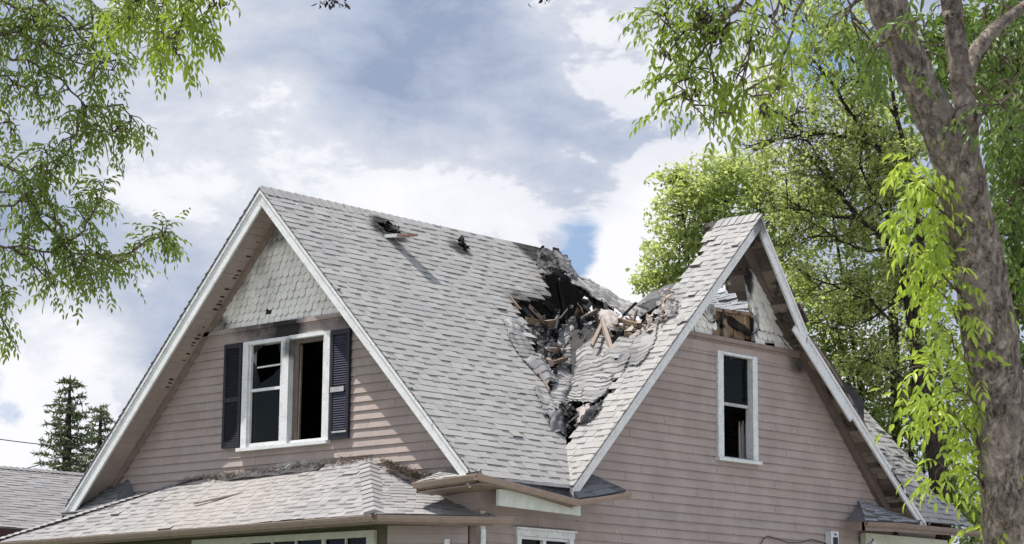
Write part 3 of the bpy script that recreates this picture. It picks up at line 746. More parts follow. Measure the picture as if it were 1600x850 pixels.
b3 = barge(1, XE, 1, (kp.y-.02, kp.z-.02), (ft.y, ft.z), .19); b3['label'] = 'peeling white barge board with rotten holes near its foot'
# split second strip slipping below the kink, and rot holes near the foot
mb = MB(); a_ = hit(1240, 512, 0, XE+.04); b_ = hit(1330, 655, 0, XE+.02); mb.bar(a_, b_, .03, .10, up=(0, -1, -1)); mb.build('split_barge_strip', 'white', H)
mb = MB()
for f_, s_ in ((.70, .035), (.725, .05), (.745, .045), (.77, .055), (.79, .04), (.83, .05), (.845, .035)):
    c = Vector((XE+.056, kp.y+(ft.y-kp.y)*f_, kp.z+(ft.z-kp.z)*f_-.075)); dr = Vector((0, ft.y-kp.y, ft.z-kp.z)).normalized(); dq = Vector((0, -dr.z, dr.y))
    k = [c+dr*s_*1.5*math.cos(a)*U(.6, 1.2)+dq*s_*.5*math.sin(a)*U(.6, 1.2) for a in [i*math.pi/4 for i in range(8)]]
    mb.prism(k, (.003, 0, 0))
mb.build('rot_hole', 'inside', b3)
# front rake drip edge; shade on the shingle edge put into its dark colour
mb = MB()
for p, q in (((APX, APZ), (XLe, FZ(XLe))), ((APX, APZ), (XE, FZ(XE)))):
    mb.prism([(p[0], YF-.058, p[1]+.006), (q[0], YF-.058, q[1]+.006), (q[0], YF-.058, q[1]-.030), (p[0], YF-.058, p[1]-.030)], (0, .07, 0))
mb.build('drip_edge', 'oldshingle', H)
mb = MB()
for p, q in (((DY, DZ), (YE0, zdorm(YE0))),):
    mb.prism([(XE+.07, p[0], p[1]+.008), (XE+.07, q[0], q[1]+.008), (XE+.07, q[0], q[1]-.032), (XE+.07, p[0], p[1]-.032)], (-.08, 0, 0))
mb.build('drip_edge', 'oldshingle', H)

# -- soffits under the rakes: short boards running across the overhang
def soffit(axis, f0, f1, c, apz, s, wmax, burn, name='soffit', mat_='soffit'):
    mb = MB(); bw = .085; w = .1
    while w < wmax:
        a0, a1 = c+s*w, c+s*(w+bw-.006)
        z0, z1 = apz-MM*w, apz-MM*(w+bw-.006)
        if R() > burn(w):
            j = U(0, .01)
            pts = [(a0, f0, z0-j), (a1, f0, z1-j), (a1, f1, z1-j), (a0, f1, z0-j)] if axis == 0 else [(f0, a0, z0-j), (f0, a1, z1-j), (f1, a1, z1-j), (f1, a0, z0-j)]
            mb.prism(pts, (0, 0, -.018))
        w += bw
    return mb.build(name, mat_, H)
soffit(0, YF+.005, YL-.03, APX, APZ-.135, -1, 4.1, lambda w: .05 if w < 2.2 else .0)
soffit(0, YF+.005, YL-.03, APX, APZ-.135, 1, 4.0, lambda w: 0)
soffit(1, XR+.03, XE-.005, DY, DZ-.135, -1, 4.0, lambda w: .1)
soffit(1, XR+.03, XE-.005, DY, DZ-.16, 1, 4.2, lambda w: .1 if w < 1.2 else (.8 if w < 2.0 else .05), mat_='burntdeck')
# cross rafters / mouldings where the soffit meets the wall
def rake_mould(axis, f0, f1, p, q, h=.11, m='trim', name='rake_moulding'):
    mb = MB()
    pts = [(p[0], f0, p[1]), (q[0], f0, q[1]), (q[0], f0, q[1]-h), (p[0], f0, p[1]-h)] if axis == 0 else [(f0, p[0], p[1]), (f0, q[0], q[1]), (f0, q[0], q[1]-h), (f0, p[0], p[1]-h)]
    mb.prism(pts, (0, f1-f0, 0) if axis == 0 else (f1-f0, 0, 0)); return mb.build(name, m, H)
zt = APZ-.16
rake_mould(0, YL-.075, YL-.028, (APX, zt+.012), (APX-4.05, zt-MM*4.05+.012), .13); rake_mould(0, YL-.09, YL-.028, (APX, zt), (APX+3.95, zt-MM*3.95), .13)
zt = DZ-.16
rake_mould(1, XR+.028, XR+.09, (DY, zt), (DY-4.0, zt-MM*4.0), .12); rake_mould(1, XR+.028, XR+.11, (DY, zt-.02), (DY+4.15, zt-MM*4.15-.02), .20, 'darktrim')
# charred dentil-like nail blocks along the left soffit
mb = MB()
for i in range(40):
    w = .5+i*.05+U(-.015, .015)
    if R() < .6: 
        c = Vector((APX-w, YL-.13-U(0, .03), APZ-.158-MM*w)); s_ = U(.012, .035); mb.box(c-Vector((s_*.7, s_*1.3, s_*.3)), c+Vector((s_*.7, s_, .008)))
tag(mb.build('charred_paint', 'char', H), kind='stuff')

# ---------------------------------------------------------------- collapsed valley
def collapsed(mb):
    """burnt attic debris lying in the valley"""
    nx, ny = 46, 60; x0, x1, y0, y1 = -24.1, -20.35, 22.9, 28.6
    def Z(x, y):
        s = max(zmain(x), zdorm(y)); k = .52+.14*noise.noise(Vector((x*2, y*2, 0)))
        z = min(s-k, 6.95+.22*noise.noise(Vector((x*1.7, y*1.7, 4))))
        return z+.10*noise.noise(Vector((x*5, y*5, 1)))+.06*noise.noise(Vector((x*13, y*13, 2)))
    G = [[Vector((x0+(x1-x0)*i/nx, y0+(y1-y0)*j/ny, 0)) for j in range(ny+1)] for i in range(nx+1)]
    for row in G:
        for p in row: p.z = Z(p.x, p.y)
    for i in range(nx):
        for j in range(ny): mb.face([G[i][j], G[i+1][j], G[i+1][j+1], G[i][j+1]])
    return Z
mb = MB(); ZB = collapsed(mb); bed = mb.build('burnt_debris_bed', 'char', H)

def flap(name, m, corners, sag=0., amp=.05, fr=2.2, seed=0, shing=True, backing='feltm', e=.13, jit=.16, okk=None, parent=H):
    F, Lu, Lw = sheet(*corners, sag=sag, amp=amp, fr=fr, seed=seed)
    mb = MB(); sheet_mesh(mb, F, Lu, Lw, max(3, int(Lu/.12)), max(3, int(Lw/.12))); o = mb.build(name, backing, parent)
    if shing:
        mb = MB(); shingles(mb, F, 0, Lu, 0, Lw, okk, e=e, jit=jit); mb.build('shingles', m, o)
    return o
def X(px, py, y): return hit(px, py, 1, y)
def Xx(px, py, x): return hit(px, py, 0, x)
def OM(px, py, off=0.):   # on the main slope, pushed down by off
    return hitp(px, py, Vector((APX, 0, APZ-off)), Vector((MM, 0, 1)))
def OD(px, py, off=0.): return hitp(px, py, Vector((0, DY, DZ-off)), Vector((0, -MM, 1)))
HR = cr_
def drape(name, m, rows, amp=.05, fr=3., seed=0., saw=.014, per=.125, rag=.03, ravel=.3, parent=H, th=.014, fine=.022):
    """torn sheet of roofing hung over control rows of (px, py, depth below the slope, slope)"""
    C_ = [[(OM if k == 'm' else OD)(x, y, o) for x, y, o, k in row] for row in rows]
    nr, nc = len(C_), len(C_[0])
    def cr1(p, t):
        i = min(int(t), len(p)-2); f = t-i; p0, p1, p2, p3 = p[max(i-1, 0)], p[i], p[i+1], p[min(i+2, len(p)-1)]
        return .5*((2*p1)+(p2-p0)*f+(2*p0-5*p1+4*p2-p3)*f*f+(-p0+3*p1-3*p2+p3)*f*f*f)
    Lv = sum((C_[i+1][nc//2]-C_[i][nc//2]).length for i in range(nr-1)); Lu = sum((C_[nr//2][i+1]-C_[nr//2][i]).length for i in range(nc-1))
    nu, nv = max(4, int(Lu/fine)), max(4, int(Lv/fine)); G = []
    for j in range(nv+1):
        row = [cr1([C_[k][c] for k in range(nr)], (nr-1)*j/nv) for c in range(nc)]
        G.append([cr1(row, (nc-1)*i/nu) for i in range(nu+1)])
    Nn = (G[0][-1]-G[0][0]).cross(G[-1][0]-G[0][0]).normalized()
    if Nn.dot(CAM-G[0][0]) < 0: Nn = -Nn
    mb = MB(); VR = {}
    for j in range(nv+1):
        for i in range(nu+1):
            p = G[j][i]; v_ = j/nv*Lv; u_ = i/nu*Lu
            q = Vector((u_*fr+seed, v_*fr*.6, seed)); k = amp*noise.noise(q)+amp*.45*noise.noise(q*2.7)
            ph = (v_/per+.25*noise.noise(q*.8)) % 1.0
            tabn = int(u_/.26+int(v_/per)*.5+.3*noise.noise(q))
            k += saw*ph*(1 if (tabn*7+int(v_/per)*3) % 3 else .35)
            if i in (0, nu) or j in (0, nv): p = p+(G[0][-1]-G[0][0]).normalized()*U(-rag, rag)+(G[-1][0]-G[0][0]).normalized()*U(-rag, rag)
            mb.v.append(tuple(p+Nn*k)); VR[(j, i)] = int(v_/per+.25*noise.noise(q*.8))
    tone = {}
    for j in range(nv):
        for i in range(nu):
            if (i in (0, nu-1) or j in (0, nv-1)) and R() < ravel: continue
            if (i in (1, nu-2) or j in (1, nv-2)) and noise.noise(Vector((i*.4, j*.4, seed))) > .28: continue
            a = j*(nu+1)+i; key = (int(i*fine/.24+int(j*fine/per)*.5), int(j*fine/per)); tone.setdefault(key, R())
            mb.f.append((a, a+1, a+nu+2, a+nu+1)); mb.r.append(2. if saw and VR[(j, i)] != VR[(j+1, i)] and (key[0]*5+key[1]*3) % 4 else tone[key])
    o = mb.build(name, m, parent); md = o.modifiers.new('thickness', 'SOLIDIFY'); md.thickness = th; md.offset = -1; return o
m_, d_ = 'm', 'd'
# the long slide down the valley
drape('slipped_roof_sheet', 'slide', [[(884, 520, .42, m_), (905, 508, .40, m_), (928, 500, .42, m_), (948, 512, .42, m_), (960, 532, .42, m_)], [(880, 545, .36, m_), (900, 540, .30, m_), (922, 538, .30, m_), (940, 548, .32, m_), (952, 556, .36, m_)],
     [(872, 572, .24, m_), (888, 573, .20, m_), (904, 574, .20, m_), (918, 580, .22, m_), (930, 586, .26, m_)], [(864, 602, .10, m_), (876, 607, .10, m_), (888, 610, .10, m_), (898, 612, .10, m_), (906, 612, .14, m_)], [(858, 628, -.02, m_), (868, 634, .0, m_), (878, 638, .0, m_), (888, 634, .0, m_), (896, 628, .02, m_)],
     [(852, 650, -.03, m_), (862, 656, -.02, m_), (872, 656, -.02, m_), (882, 650, .0, m_), (888, 642, .0, m_)]], .10, 2.2, 1, .010, .13, .02)
drape('slipped_roof_sheet', 'slide', [[(905, 545, .34, d_), (925, 530, .30, d_), (945, 528, .25, d_), (962, 545, .12, d_)], [(900, 575, .25, d_), (918, 565, .20, d_), (940, 560, .14, d_), (964, 570, .05, d_)], [(893, 602, .16, d_), (910, 600, .10, d_), (930, 596, .05, d_), (958, 592, .0, d_)], [(890, 628, .10, d_), (905, 630, .05, d_), (925, 628, .0, d_), (948, 618, -.02, d_)]], .06, 3, 2, .018, .13, .02)
drape('slipped_roof_sheet', 'slide', [[(948, 545, .10, d_), (968, 530, .05, d_), (990, 532, -.01, d_)], [(940, 570, .05, d_), (960, 565, .0, d_), (985, 560, -.02, d_)], [(934, 592, .05, d_), (952, 594, .0, d_), (972, 588, -.02, d_)]], .05, 4, 5, .016, .13, .02)
drape('slipped_roof_sheet', 'slide', [[(985, 525, .02, d_), (1010, 510, .0, d_), (1030, 505, -.02, d_)], [(978, 548, -.0, d_), (1000, 545, -.02, d_), (1022, 535, -.03, d_)], [(980, 570, -.01, d_), (996, 572, -.02, d_), (1008, 560, -.03, d_)]], .03, 3, 8, .006, .13, .02)
# flaps torn off the front slope along the tear
drape('slipped_roof_sheet', 'slide', [[(786, 500, -.02, m_), (800, 500, -.04, m_), (816, 508, -.02, m_)], [(796, 530, -.03, m_), (812, 532, -.05, m_), (828, 536, .03, m_)], [(812, 556, -.03, m_), (826, 560, -.04, m_), (842, 562, .05, m_)]], .05, 3, 12, .008)
drape('slipped_roof_sheet', 'slide', [[(816, 562, -.02, m_), (830, 556, -.04, m_), (848, 560, .02, m_)], [(834, 580, -.03, m_), (848, 576, -.04, m_), (862, 584, .04, m_)], [(852, 598, -.02, m_), (862, 596, -.02, m_), (872, 598, .06, m_)]], .06, 3, 14, .01)
drape('slipped_roof_sheet', 'slide', [[(834, 606, -.02, m_), (846, 608, -.04, m_), (856, 616, -.02, m_)], [(842, 628, -.03, m_), (854, 630, -.05, m_), (866, 634, .0, m_)], [(850, 650, -.02, m_), (862, 650, -.03, m_), (872, 650, .02, m_)]], .05, 3, 16, .008)
# inner sheets among the debris
drape('slipped_roof_sheet', 'slide', [[(878, 512, .34, m_), (892, 504, .34, m_), (904, 506, .40, m_)], [(872, 528, .28, m_), (888, 524, .28, m_), (900, 526, .36, m_)], [(868, 546, .24, m_), (880, 544, .22, m_), (892, 540, .30, m_)]], .06, 4, 18, .004)
drape('torn_felt', 'feltm', [[(836, 545, .16, m_), (852, 536, .16, m_), (870, 538, .2, m_)], [(840, 556, .12, m_), (856, 556, .14, m_), (868, 556, .2, m_)], [(846, 568, .10, m_), (858, 570, .12, m_), (868, 566, .2, m_)]], .09, 5, 19, 0)
drape('torn_felt', 'feltm', [[(818, 510, .14, m_), (836, 514, .2, m_), (858, 516, .3, m_)], [(824, 524, .12, m_), (842, 528, .18, m_), (860, 528, .28, m_)], [(828, 538, .10, m_), (846, 540, .16, m_), (860, 540, .24, m_)]], .12, 6, 20, 0)
drape('torn_felt', 'oldshingle', [[(852, 646, .0, m_), (866, 644, -.04, m_), (882, 650, .02, m_)], [(856, 660, -.04, m_), (868, 658, -.12, m_), (882, 664, -.02, m_)], [(864, 674, -.01, m_), (874, 676, -.05, m_), (886, 680, .02, m_)]], .10, 6, 22, 0)
drape('torn_felt', 'feltm', [[(905, 640, .06, d_), (925, 632, .02, d_), (942, 628, -.02, d_)], [(900, 654, .02, d_), (918, 648, -.05, d_), (938, 640, -.03, d_)], [(896, 668, .02, d_), (912, 662, -.04, d_), (928, 654, -.02, d_)]], .10, 6, 24, 0)
drape('torn_membrane', 'membrane', [[(936, 490, .02, d_), (950, 484, .0, d_), (966, 490, .05, d_)], [(940, 502, .05, d_), (954, 500, .0, d_), (968, 502, .08, d_)], [(944, 514, .1, d_), (956, 516, .06, d_), (966, 510, .1, d_)]], .08, 6, 26, 0)
drape('torn_membrane', 'membrane', [[(902, 640, .0, d_), (912, 634, -.04, d_), (920, 632, .0, d_)], [(904, 652, .0, d_), (914, 650, -.05, d_), (922, 646, .0, d_)], [(900, 664, .0, d_), (908, 662, -.04, d_), (916, 660, .0, d_)]], .05, 6, 27, 0)
# fallen ridge of the cross gable spanning the gap (offsets are negative: it hangs above the far-down slope line)
def rowsY(top, bot, y0, y1):
    return [[(p, y0) for p in top], [((((a[0]+b[0])/2, (a[1]+b[1])/2)), (y0+y1)/2) for a, b in zip(top, bot)], [(p, y1) for p in bot]]
_OM, _OD = OM, OD
def drapeY(name, m, top, bot, y0, y1, **k):
    global OM
    tbl = rowsY(top, bot, y0, y1); rows = [[(p[0], p[1], y, 'm') for (p, y) in r] for r in tbl]
    OM = lambda px, py, y: hit(px, py, 1, y)
    o = drape(name, m, rows, **k); OM = _OM; return o
drapeY('fallen_ridge_sheet', 'slide', [(884, 428), (912, 437), (940, 449), (972, 466), (1004, 481), (1030, 490)], [(894, 441), (918, 455), (938, 470), (962, 484), (986, 494), (1020, 499)], 26.9, 26.3, amp=.05, fr=3, seed=31, saw=.015)
drapeY('fallen_ridge_sheet', 'feltm', [(888, 430), (908, 445), (930, 458), (960, 474)], [(900, 450), (918, 466), (934, 480), (958, 492)], 26.8, 26.5, amp=.06, fr=4, seed=33, saw=.0)
drapeY('curled_roof_sheet', 'oldshingle', [(992, 476), (1016, 460), (1036, 450), (1054, 443)], [(1016, 486), (1032, 484), (1044, 476), (1058, 462)], 26.6, 25.9, amp=.05, fr=3, seed=35, saw=.008)
drapeY('curled_roof_sheet', 'feltm', [(1000, 478), (1020, 470), (1040, 458), (1054, 450)], [(1020, 490), (1036, 490), (1046, 486), (1056, 476)], 26.2, 25.8, amp=.07, fr=4, seed=36, saw=.0)
for k_, (t_, b_) in enumerate((([(838, 396), (852, 388), (866, 394)], [(842, 424), (856, 420), (872, 420)]), ([(858, 392), (874, 394), (890, 408)], [(862, 420), (878, 424), (896, 430)]), ([(844, 412), (860, 412), (876, 414)], [(848, 438), (862, 434), (880, 434)]), ([(878, 398), (890, 412), (904, 430)], [(884, 414), (894, 424), (908, 440)]))):
    drapeY('scorched_ridge_flap', 'oldshingle' if k_ % 2 else 'feltm', t_, b_, 26.45+.15*k_, 26.25+.15*k_, amp=.09, fr=5, seed=40+k_, saw=.012)
# sheet of roof seen through the side gable, behind the boards
flap('fallen_far_slope', 'slate', (Xx(1108, 492, XR-.55), Xx(1178, 496, XR-.45), Xx(1172, 440, XR-1.2), Xx(1108, 462, XR-1.3)), .03, .04, 2.5, 14, e=.12)
# collapsed remains lying in the attic behind
flap('fallen_far_slope', 'oldshingle', ((-23.5, 28.0, 6.9), (-21, 28.2, 6.6), (-21, 30.5, 5.0), (-23.5, 30.5, 5.2)), .0, .1, 2, 15)

# torn-up tabs on the cross gable's inner edge and elsewhere
def loose(name, m, n, fn, smin=.05, smax=.13, up=.05):
    mb = MB()
    for i in range(n):
        p, nrm = fn(i); s_ = U(smin, smax); s2 = s_*U(.5, 1)
        ax = Vector((U(-1, 1), U(-1, 1), U(-1, 1))); ax = (ax-nrm*ax.dot(nrm)*U(.2, 1)).normalized(); bx_ = nrm.cross(ax).normalized()
        c = p+nrm*U(0, up); bend = nrm*U(-.04, .05)
        k_ = random.randint(5, 7); ring = []
        for j_ in range(k_):
            an = 2*math.pi*j_/k_+U(-.35, .35); rr_2 = U(.55, 1.1)
            ring.append(c+ax*math.cos(an)*s_*rr_2+bx_*math.sin(an)*s2*rr_2+nrm*U(-.03, .03))
        cc_ = c+bend; r_ = R()
        for j_ in range(k_): mb.prism([cc_, ring[j_], ring[(j_+1) % k_]], nrm*.006, r_)
    return tag(mb.build(name, m, H), kind='stuff')
nm = Vector((MM, 0, 1)).normalized(); nd = Vector((0, -MM, 1)).normalized()
def band(pts, off, kind, w=10):
    def fn(i):
        t = R()*(len(pts)-1); k = int(t); a, b = pts[k], pts[min(k+1, len(pts)-1)]; f = t-k
        x_, y_ = a[0]+(b[0]-a[0])*f+random.gauss(0, w), a[1]+(b[1]-a[1])*f+random.gauss(0, w)
        return (OM(x_, y_, U(*off)), nm) if kind == 'm' else (OD(x_, y_, U(*off)), nd)
    return fn
loose('broken_sheathing', 'shake', 60, band([(1046, 452), (1040, 480), (1052, 490), (1035, 497), (1000, 515)], (-.03, .03), 'd', 7), .04, .10)
loose('torn_shingles', 'shingle', 34, band([(1046, 462), (1040, 485), (1048, 492)], (-.06, .04), 'd', 6), .06, .13)
loose('torn_shingles', 'slate', 14, band([(985, 545), (960, 590), (930, 630)], (-.02, .15), 'd', 8))
loose('torn_shingles', 'slate', 16, band([(830, 520), (850, 570), (868, 620), (880, 660)], (.0, .3), 'm', 9))
loose('charred_scraps', 'feltm', 46, band([(820, 490), (850, 520), (862, 560), (860, 600)], (.1, .45), 'm', 12), .03, .10)
loose('charred_scraps', 'feltm', 46, band([(870, 660), (895, 655), (925, 635), (905, 665), (880, 672)], (-.02, .25), 'm', 6), .04, .14, .08)
loose('charred_scraps', 'char', 60, band([(870, 655), (895, 650), (925, 630)], (-.05, .1), 'm', 5), .05, .13, .1)
loose('charred_scraps', 'feltm', 46, band([(880, 510), (930, 495), (980, 505), (1000, 520), (960, 540)], (.1, .6), 'd', 10), .03, .10)
loose('charred_scraps', 'oldshingle', 26, band([(850, 520), (900, 520), (940, 510)], (.1, .5), 'm', 12), .03, .10)
loose('charred_scraps', 'feltm', 26, band([(850, 395), (870, 405), (885, 425), (850, 420)], (-.05, .1), 'm', 5), .05, .12)
loose('charred_scraps', 'char', 22, band([(598, 352), (608, 358), (618, 366)], (-.05, .08), 'm', 3), .03, .08, .06)
loose('charred_scraps', 'char', 16, band([(715, 374), (722, 382), (730, 392)], (-.03, .05), 'm', 2.5), .02, .06, .04)
loose('pale_scraps', 'greywood', 16, band([(820, 500), (850, 550), (880, 560), (960, 520), (900, 640)], (-.05, .2), 'm', 14), .03, .10)

# broken rafters and boards: (px0,py0,off0),(px1,py1,off1), width, height, material, plane
BR = [((929, 462, -.25), (938, 508, .30), .07, .13, 'greywood', 'm'), ((940, 500, -.05), (957, 552, .1), .05, .09, 'greywood', 'd'), ((925, 540, .0), (944, 500, .0), .05, .07, 'greywood', 'd'),
      ((968, 500, .0), (1012, 512, .1), .05, .06, 'wood', 'd'), ((975, 520, -.02), (1005, 533, .1), .04, .07, 'wood', 'd'), ((962, 515, .1), (990, 505, .1), .04, .05, 'greywood', 'd'), ((945, 505, .0), (1010, 520, .2), .04, .05, 'wood', 'd'),
      ((797, 466, -.02), (812, 484, .0), .03, .06, 'wood', 'm'), ((826, 478, .1), (848, 500, .3), .04, .06, 'greywood', 'm'), ((822, 500, .05), (868, 510, .2), .06, .10, 'wood', 'm'),
      ((838, 506, .1), (872, 502, .25), .05, .07, 'greywood', 'm'), ((868, 516, .1), (874, 484, .3), .04, .06, 'char', 'm'), ((896, 500, .3), (903, 484, .2), .04, .06, 'wood', 'm'), ((912, 500, .3), (907, 480, .2), .03, .05, 'wood', 'm'),
      ((840, 578, -.05), (858, 612, .0), .03, .05, 'greywood', 'm'), ((846, 590, .0), (864, 622, .02), .02, .04, 'wood', 'm'), ((855, 545, .1), (880, 548, .1), .10, .06, 'greywood', 'm'), ((865, 566, .1), (885, 560, .1), .05, .05, 'wood', 'm'),
      ((905, 498, .3), (925, 560, .2), .05, .10, 'char', 'm'), ((850, 470, .1), (880, 500, .5), .05, .12, 'char', 'm'), ((872, 440, .1), (886, 510, .4), .05, .12, 'char', 'm'), ((895, 655, .05), (925, 640, .05), .05, .05, 'char', 'd'),
      ((880, 668, -.02), (905, 650, .05), .04, .05, 'char', 'd'), ((945, 478, .0), (960, 520, .2), .05, .1, 'char', 'd'), ((1000, 500, .2), (1030, 480, .2), .05, .09, 'char', 'd'), ((830, 512, .15), (842, 545, .15), .05, .08, 'char', 'm'),
      ((905, 436, -.05), (933, 466, -.1), .05, .10, 'greywood', 'm')]
for a_, b_, w_, h_, m_, k_ in BR:
    fn = OM if k_ == 'm' else OD
    mb = MB(); mb.bar(fn(a_[0], a_[1], a_[2]), fn(b_[0], b_[1], b_[2]), w_, h_, up=(.3, -.3, 1), jag=.035); mb.build('broken_rafter', m_, H)
random.seed(77)
for i in range(26):
    x_, y_ = random.choice(((835, 500), (845, 525), (860, 545), (880, 520), (905, 500), (960, 500), (985, 510), (930, 490), (868, 500), (850, 560), (905, 652)))
    x_ += random.gauss(0, 9); y_ += random.gauss(0, 8); fn = OM if x_ < 925 else OD; dd = rv_ = Vector((U(-1, 1), U(-1, 1), U(-.5, 1))).normalized(); c = fn(x_, y_, U(.05, .3))
    mb = MB(); L_ = U(.12, .32); mb.bar(c, c+dd*L_, U(.015, .035), U(.02, .05), up=(.3, -.3, 1), jag=.03); mb.build('splintered_lath', random.choice(('char', 'char', 'wood', 'greywood', 'burntdeck')), H)
# surviving rafters of the front roof near the hole and under the far slope
for i in range(15):
    y = YF+.7+i*.4
    if y > 26.9: break
    mb = MB(); mb.bar((APX-.02, y, APZ-.16), (XLe+.2, y, zmain(XLe+.2)-.16), .045, .13, up=(0, 1, 0)); mb.build('rafter', 'char', rr_)
for i in range(10):
    y = YF+.7+i*.4; xe_ = XR-.2 if y < YE0+.3 else XE-(y-YE0)-.5
    mb = MB(); mb.bar((APX+.02, y, APZ-.16), (xe_, y, zmain(xe_)-.16), .045, .13, up=(0, 1, 0)); mb.build('rafter', 'char', roof)
for i, ln in enumerate((.9, .6, .75)):
    y = 25.2+i*.42; mb = MB(); mb.bar((APX+.02, y, APZ-.16), (APX+ln, y, zmain(APX+ln)-.18), .045, .13, up=(0, 1, 0), jag=.05); mb.build('rafter', 'char', roof)
mb = MB(); mb.bar((APX, YF+.1, APZ-.10), (APX, 26.85, APZ-.12), .04, .16, jag=.03); mb.build('ridge_beam', 'char', roof)
for i in range(2):
    x_ = XE-.12-i*.5
    for s_ in (-1, 1):
        mb = MB(); mb.bar((x_, DY+.02*s_, DZ-.16), (x_, DY+s_*3.9, DZ-.16-MM*3.9), .045, .12, up=(1, 0, 0)); 
        if s_ < 0: mb.build('rafter', 'char', cr_)
# toppled vent hood near the ridge
mb = MB()
p = OM(607, 371); ex = Vector((1, .12, -.02)).normalized()
mb.bar(p+nm*.02, p+ex*.25+nm*.01, .22, .05, up=nm); vn = mb.build('toppled_vent', 'white', roof)
mb = MB(); mb.bar(p+ex*.25+nm*.01, p+ex*.46, .25, .035, up=nm); mb.build('vent_flange', 'rust', vn)
# ash strips under vent
# ---------------------------------------------------------------- eaves, returns, gutters
def trough(mb, pts, out, w=.11, h=.10):
    """open K-style gutter along pts; out = outward unit vectors"""
    for (p, q), o in zip(zip(pts, pts[1:]), out):
        p, q, o = Vector(p), Vector(q), Vector(o)
        prof = [(0, 0), (0, -h), (w*.55, -h), (w*.9, -h*.45), (w*.9, -.02), (w, -.015), (w, 0), (w*.86, 0), (w*.86, -h*.4), (w*.5, -h+.012), (.012, -h+.012), (.012, 0)]
        n = len(prof); vs = [c+o*a+Vector((0, 0, b)) for c in (p, q) for a, b in prof]
        mb.add(vs, [(i, (i+1) % n, n+(i+1) % n, n+i) for i in range(n)]+[tuple(range(n)), tuple(range(2*n-1, n-1, -1))])
def ret(cs, apex0, apex1, zf, m_roof, nm_='cornice_return', label=None):
    """boxed cornice return: cs = outer rectangle edge points, pent roof rising to the wall"""
    pass
# corner return (front right) + side eave; sagging
E0 = Vector((-21.0, 20.98, 4.135)); E1 = Vector((-19.88, 20.98, 4.19)); E2 = Vector((-19.86, 22.82, 3.985)); E3 = Vector((-19.86, 23.86, 4.16))
mb = MB()
for p, q, in_ in ((E0, E1, Vector((0, .04, 0))), (E1, E2, Vector((-.04, 0, 0))), (E2, E3, Vector((-.04, 0, 0)))):
    z = Vector((0, 0, -.085)); mb.prism([p, q, q+z, p+z], in_)
mb.prism([E0, E0+Vector((0, 0, -.12)), E0+Vector((0, .55, -.12)), E0+Vector((0, .55, 0))], (.03, 0, 0))
ev = mb.build('eave_fascia', 'trim', H)
mb = MB(); trough(mb, [E0+Vector((0, -.003, .01)), E1+Vector((.06, -.003, .012))], [(0, -1, 0)], .09, .075); trough(mb, [E1+Vector((.003, -.09, .01)), E2+Vector((.003, 0, .0)), E3+Vector((.003, .05, .0))], [(1, 0, 0), (1, 0, 0)], .09, .075); mb.build('gutter', 'gutter', H)
mb = MB(); mb.prism([E0+Vector((0, 0, -.12)), E1+Vector((0, 0, -.12)), E1+Vector((0, .56, -.12)), E0+Vector((0, .56, -.12))], (0, 0, .02))
mb.prism([E1+Vector((-.04, .5, -.12)), E2+Vector((-.04, 0, -.11)), E2+Vector((-.5, 0, .05)), E1+Vector((-.5, .5, -.1))], (0, 0, .02)); mb.build('eave_soffit', 'trim', ev)
mb = MB(); mb.prism([(XR+.40, YL-.04, 4.05), (XR+.40, 23.10, 4.05), (XR+.40, 23.10, 3.80), (XR+.40, YL-.04, 3.84)], (-.05, 0, 0)); mb.build('frieze_beam', 'beam', H)
# small pent roofs on the returns
def pent(name, pts, off, m='oldshingle', shing=True, e=.12):
    F, Lu, Lw = sheet(*pts, amp=.012, fr=3, seed=U(0, 9)); mb = MB(); sheet_mesh(mb, F, Lu, Lw, 4, 3, .015); o = mb.build(name, 'oldshingle', H)
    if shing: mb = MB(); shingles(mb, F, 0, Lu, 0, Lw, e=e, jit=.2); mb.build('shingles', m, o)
    return o
pent('return_roof', (E0+Vector((.0, -.02, .02)), E1+Vector((.02, -.02, .02)), Vector((-20.3, YL-.02, 4.40)), Vector((-20.72, YL-.02, 4.42))), 0, 'shingle')
pent('return_roof', (E2+Vector((.02, .05, .02)), E3+Vector((.02, 0, .02)), Vector((XR+.03, 23.35, 4.50)), Vector((XR+.06, 22.95, 4.48))), 0, 'oldshingle')
mb = MB(); mb.prism([E3+Vector((.02, .0, .02)), Vector((XR+.03, 23.35, 4.5)), Vector((XR+.02, 23.9, 4.16))], (0, .01, .015)); mb.build('return_roof', 'oldshingle', H)
mb = MB()   # metal flashing strip hanging between the roof edge and the gutter
F, Lu, Lw = sheet((-19.9, 21.1, 4.165), (-19.87, 22.8, 3.99), (-20.02, 22.9, 4.16), (-19.98, 21.1, 4.18), amp=.03, fr=4); sheet_mesh(mb, F, Lu, Lw, 10, 2, .006); mb.build('bent_flashing', 'feltm', H)
mb = MB(); mb.prism([(XE+.02, YF+.0, zmain(XE)-.01), (XE+.02, 22.95, zmain(XE)-.01), (XE+.02, 22.95, zmain(XE)-.05), (XE+.02, YF, zmain(XE)-.05)], (-.05, 0, 0)); mb.build('roof_edge_strip', 'metal', H)
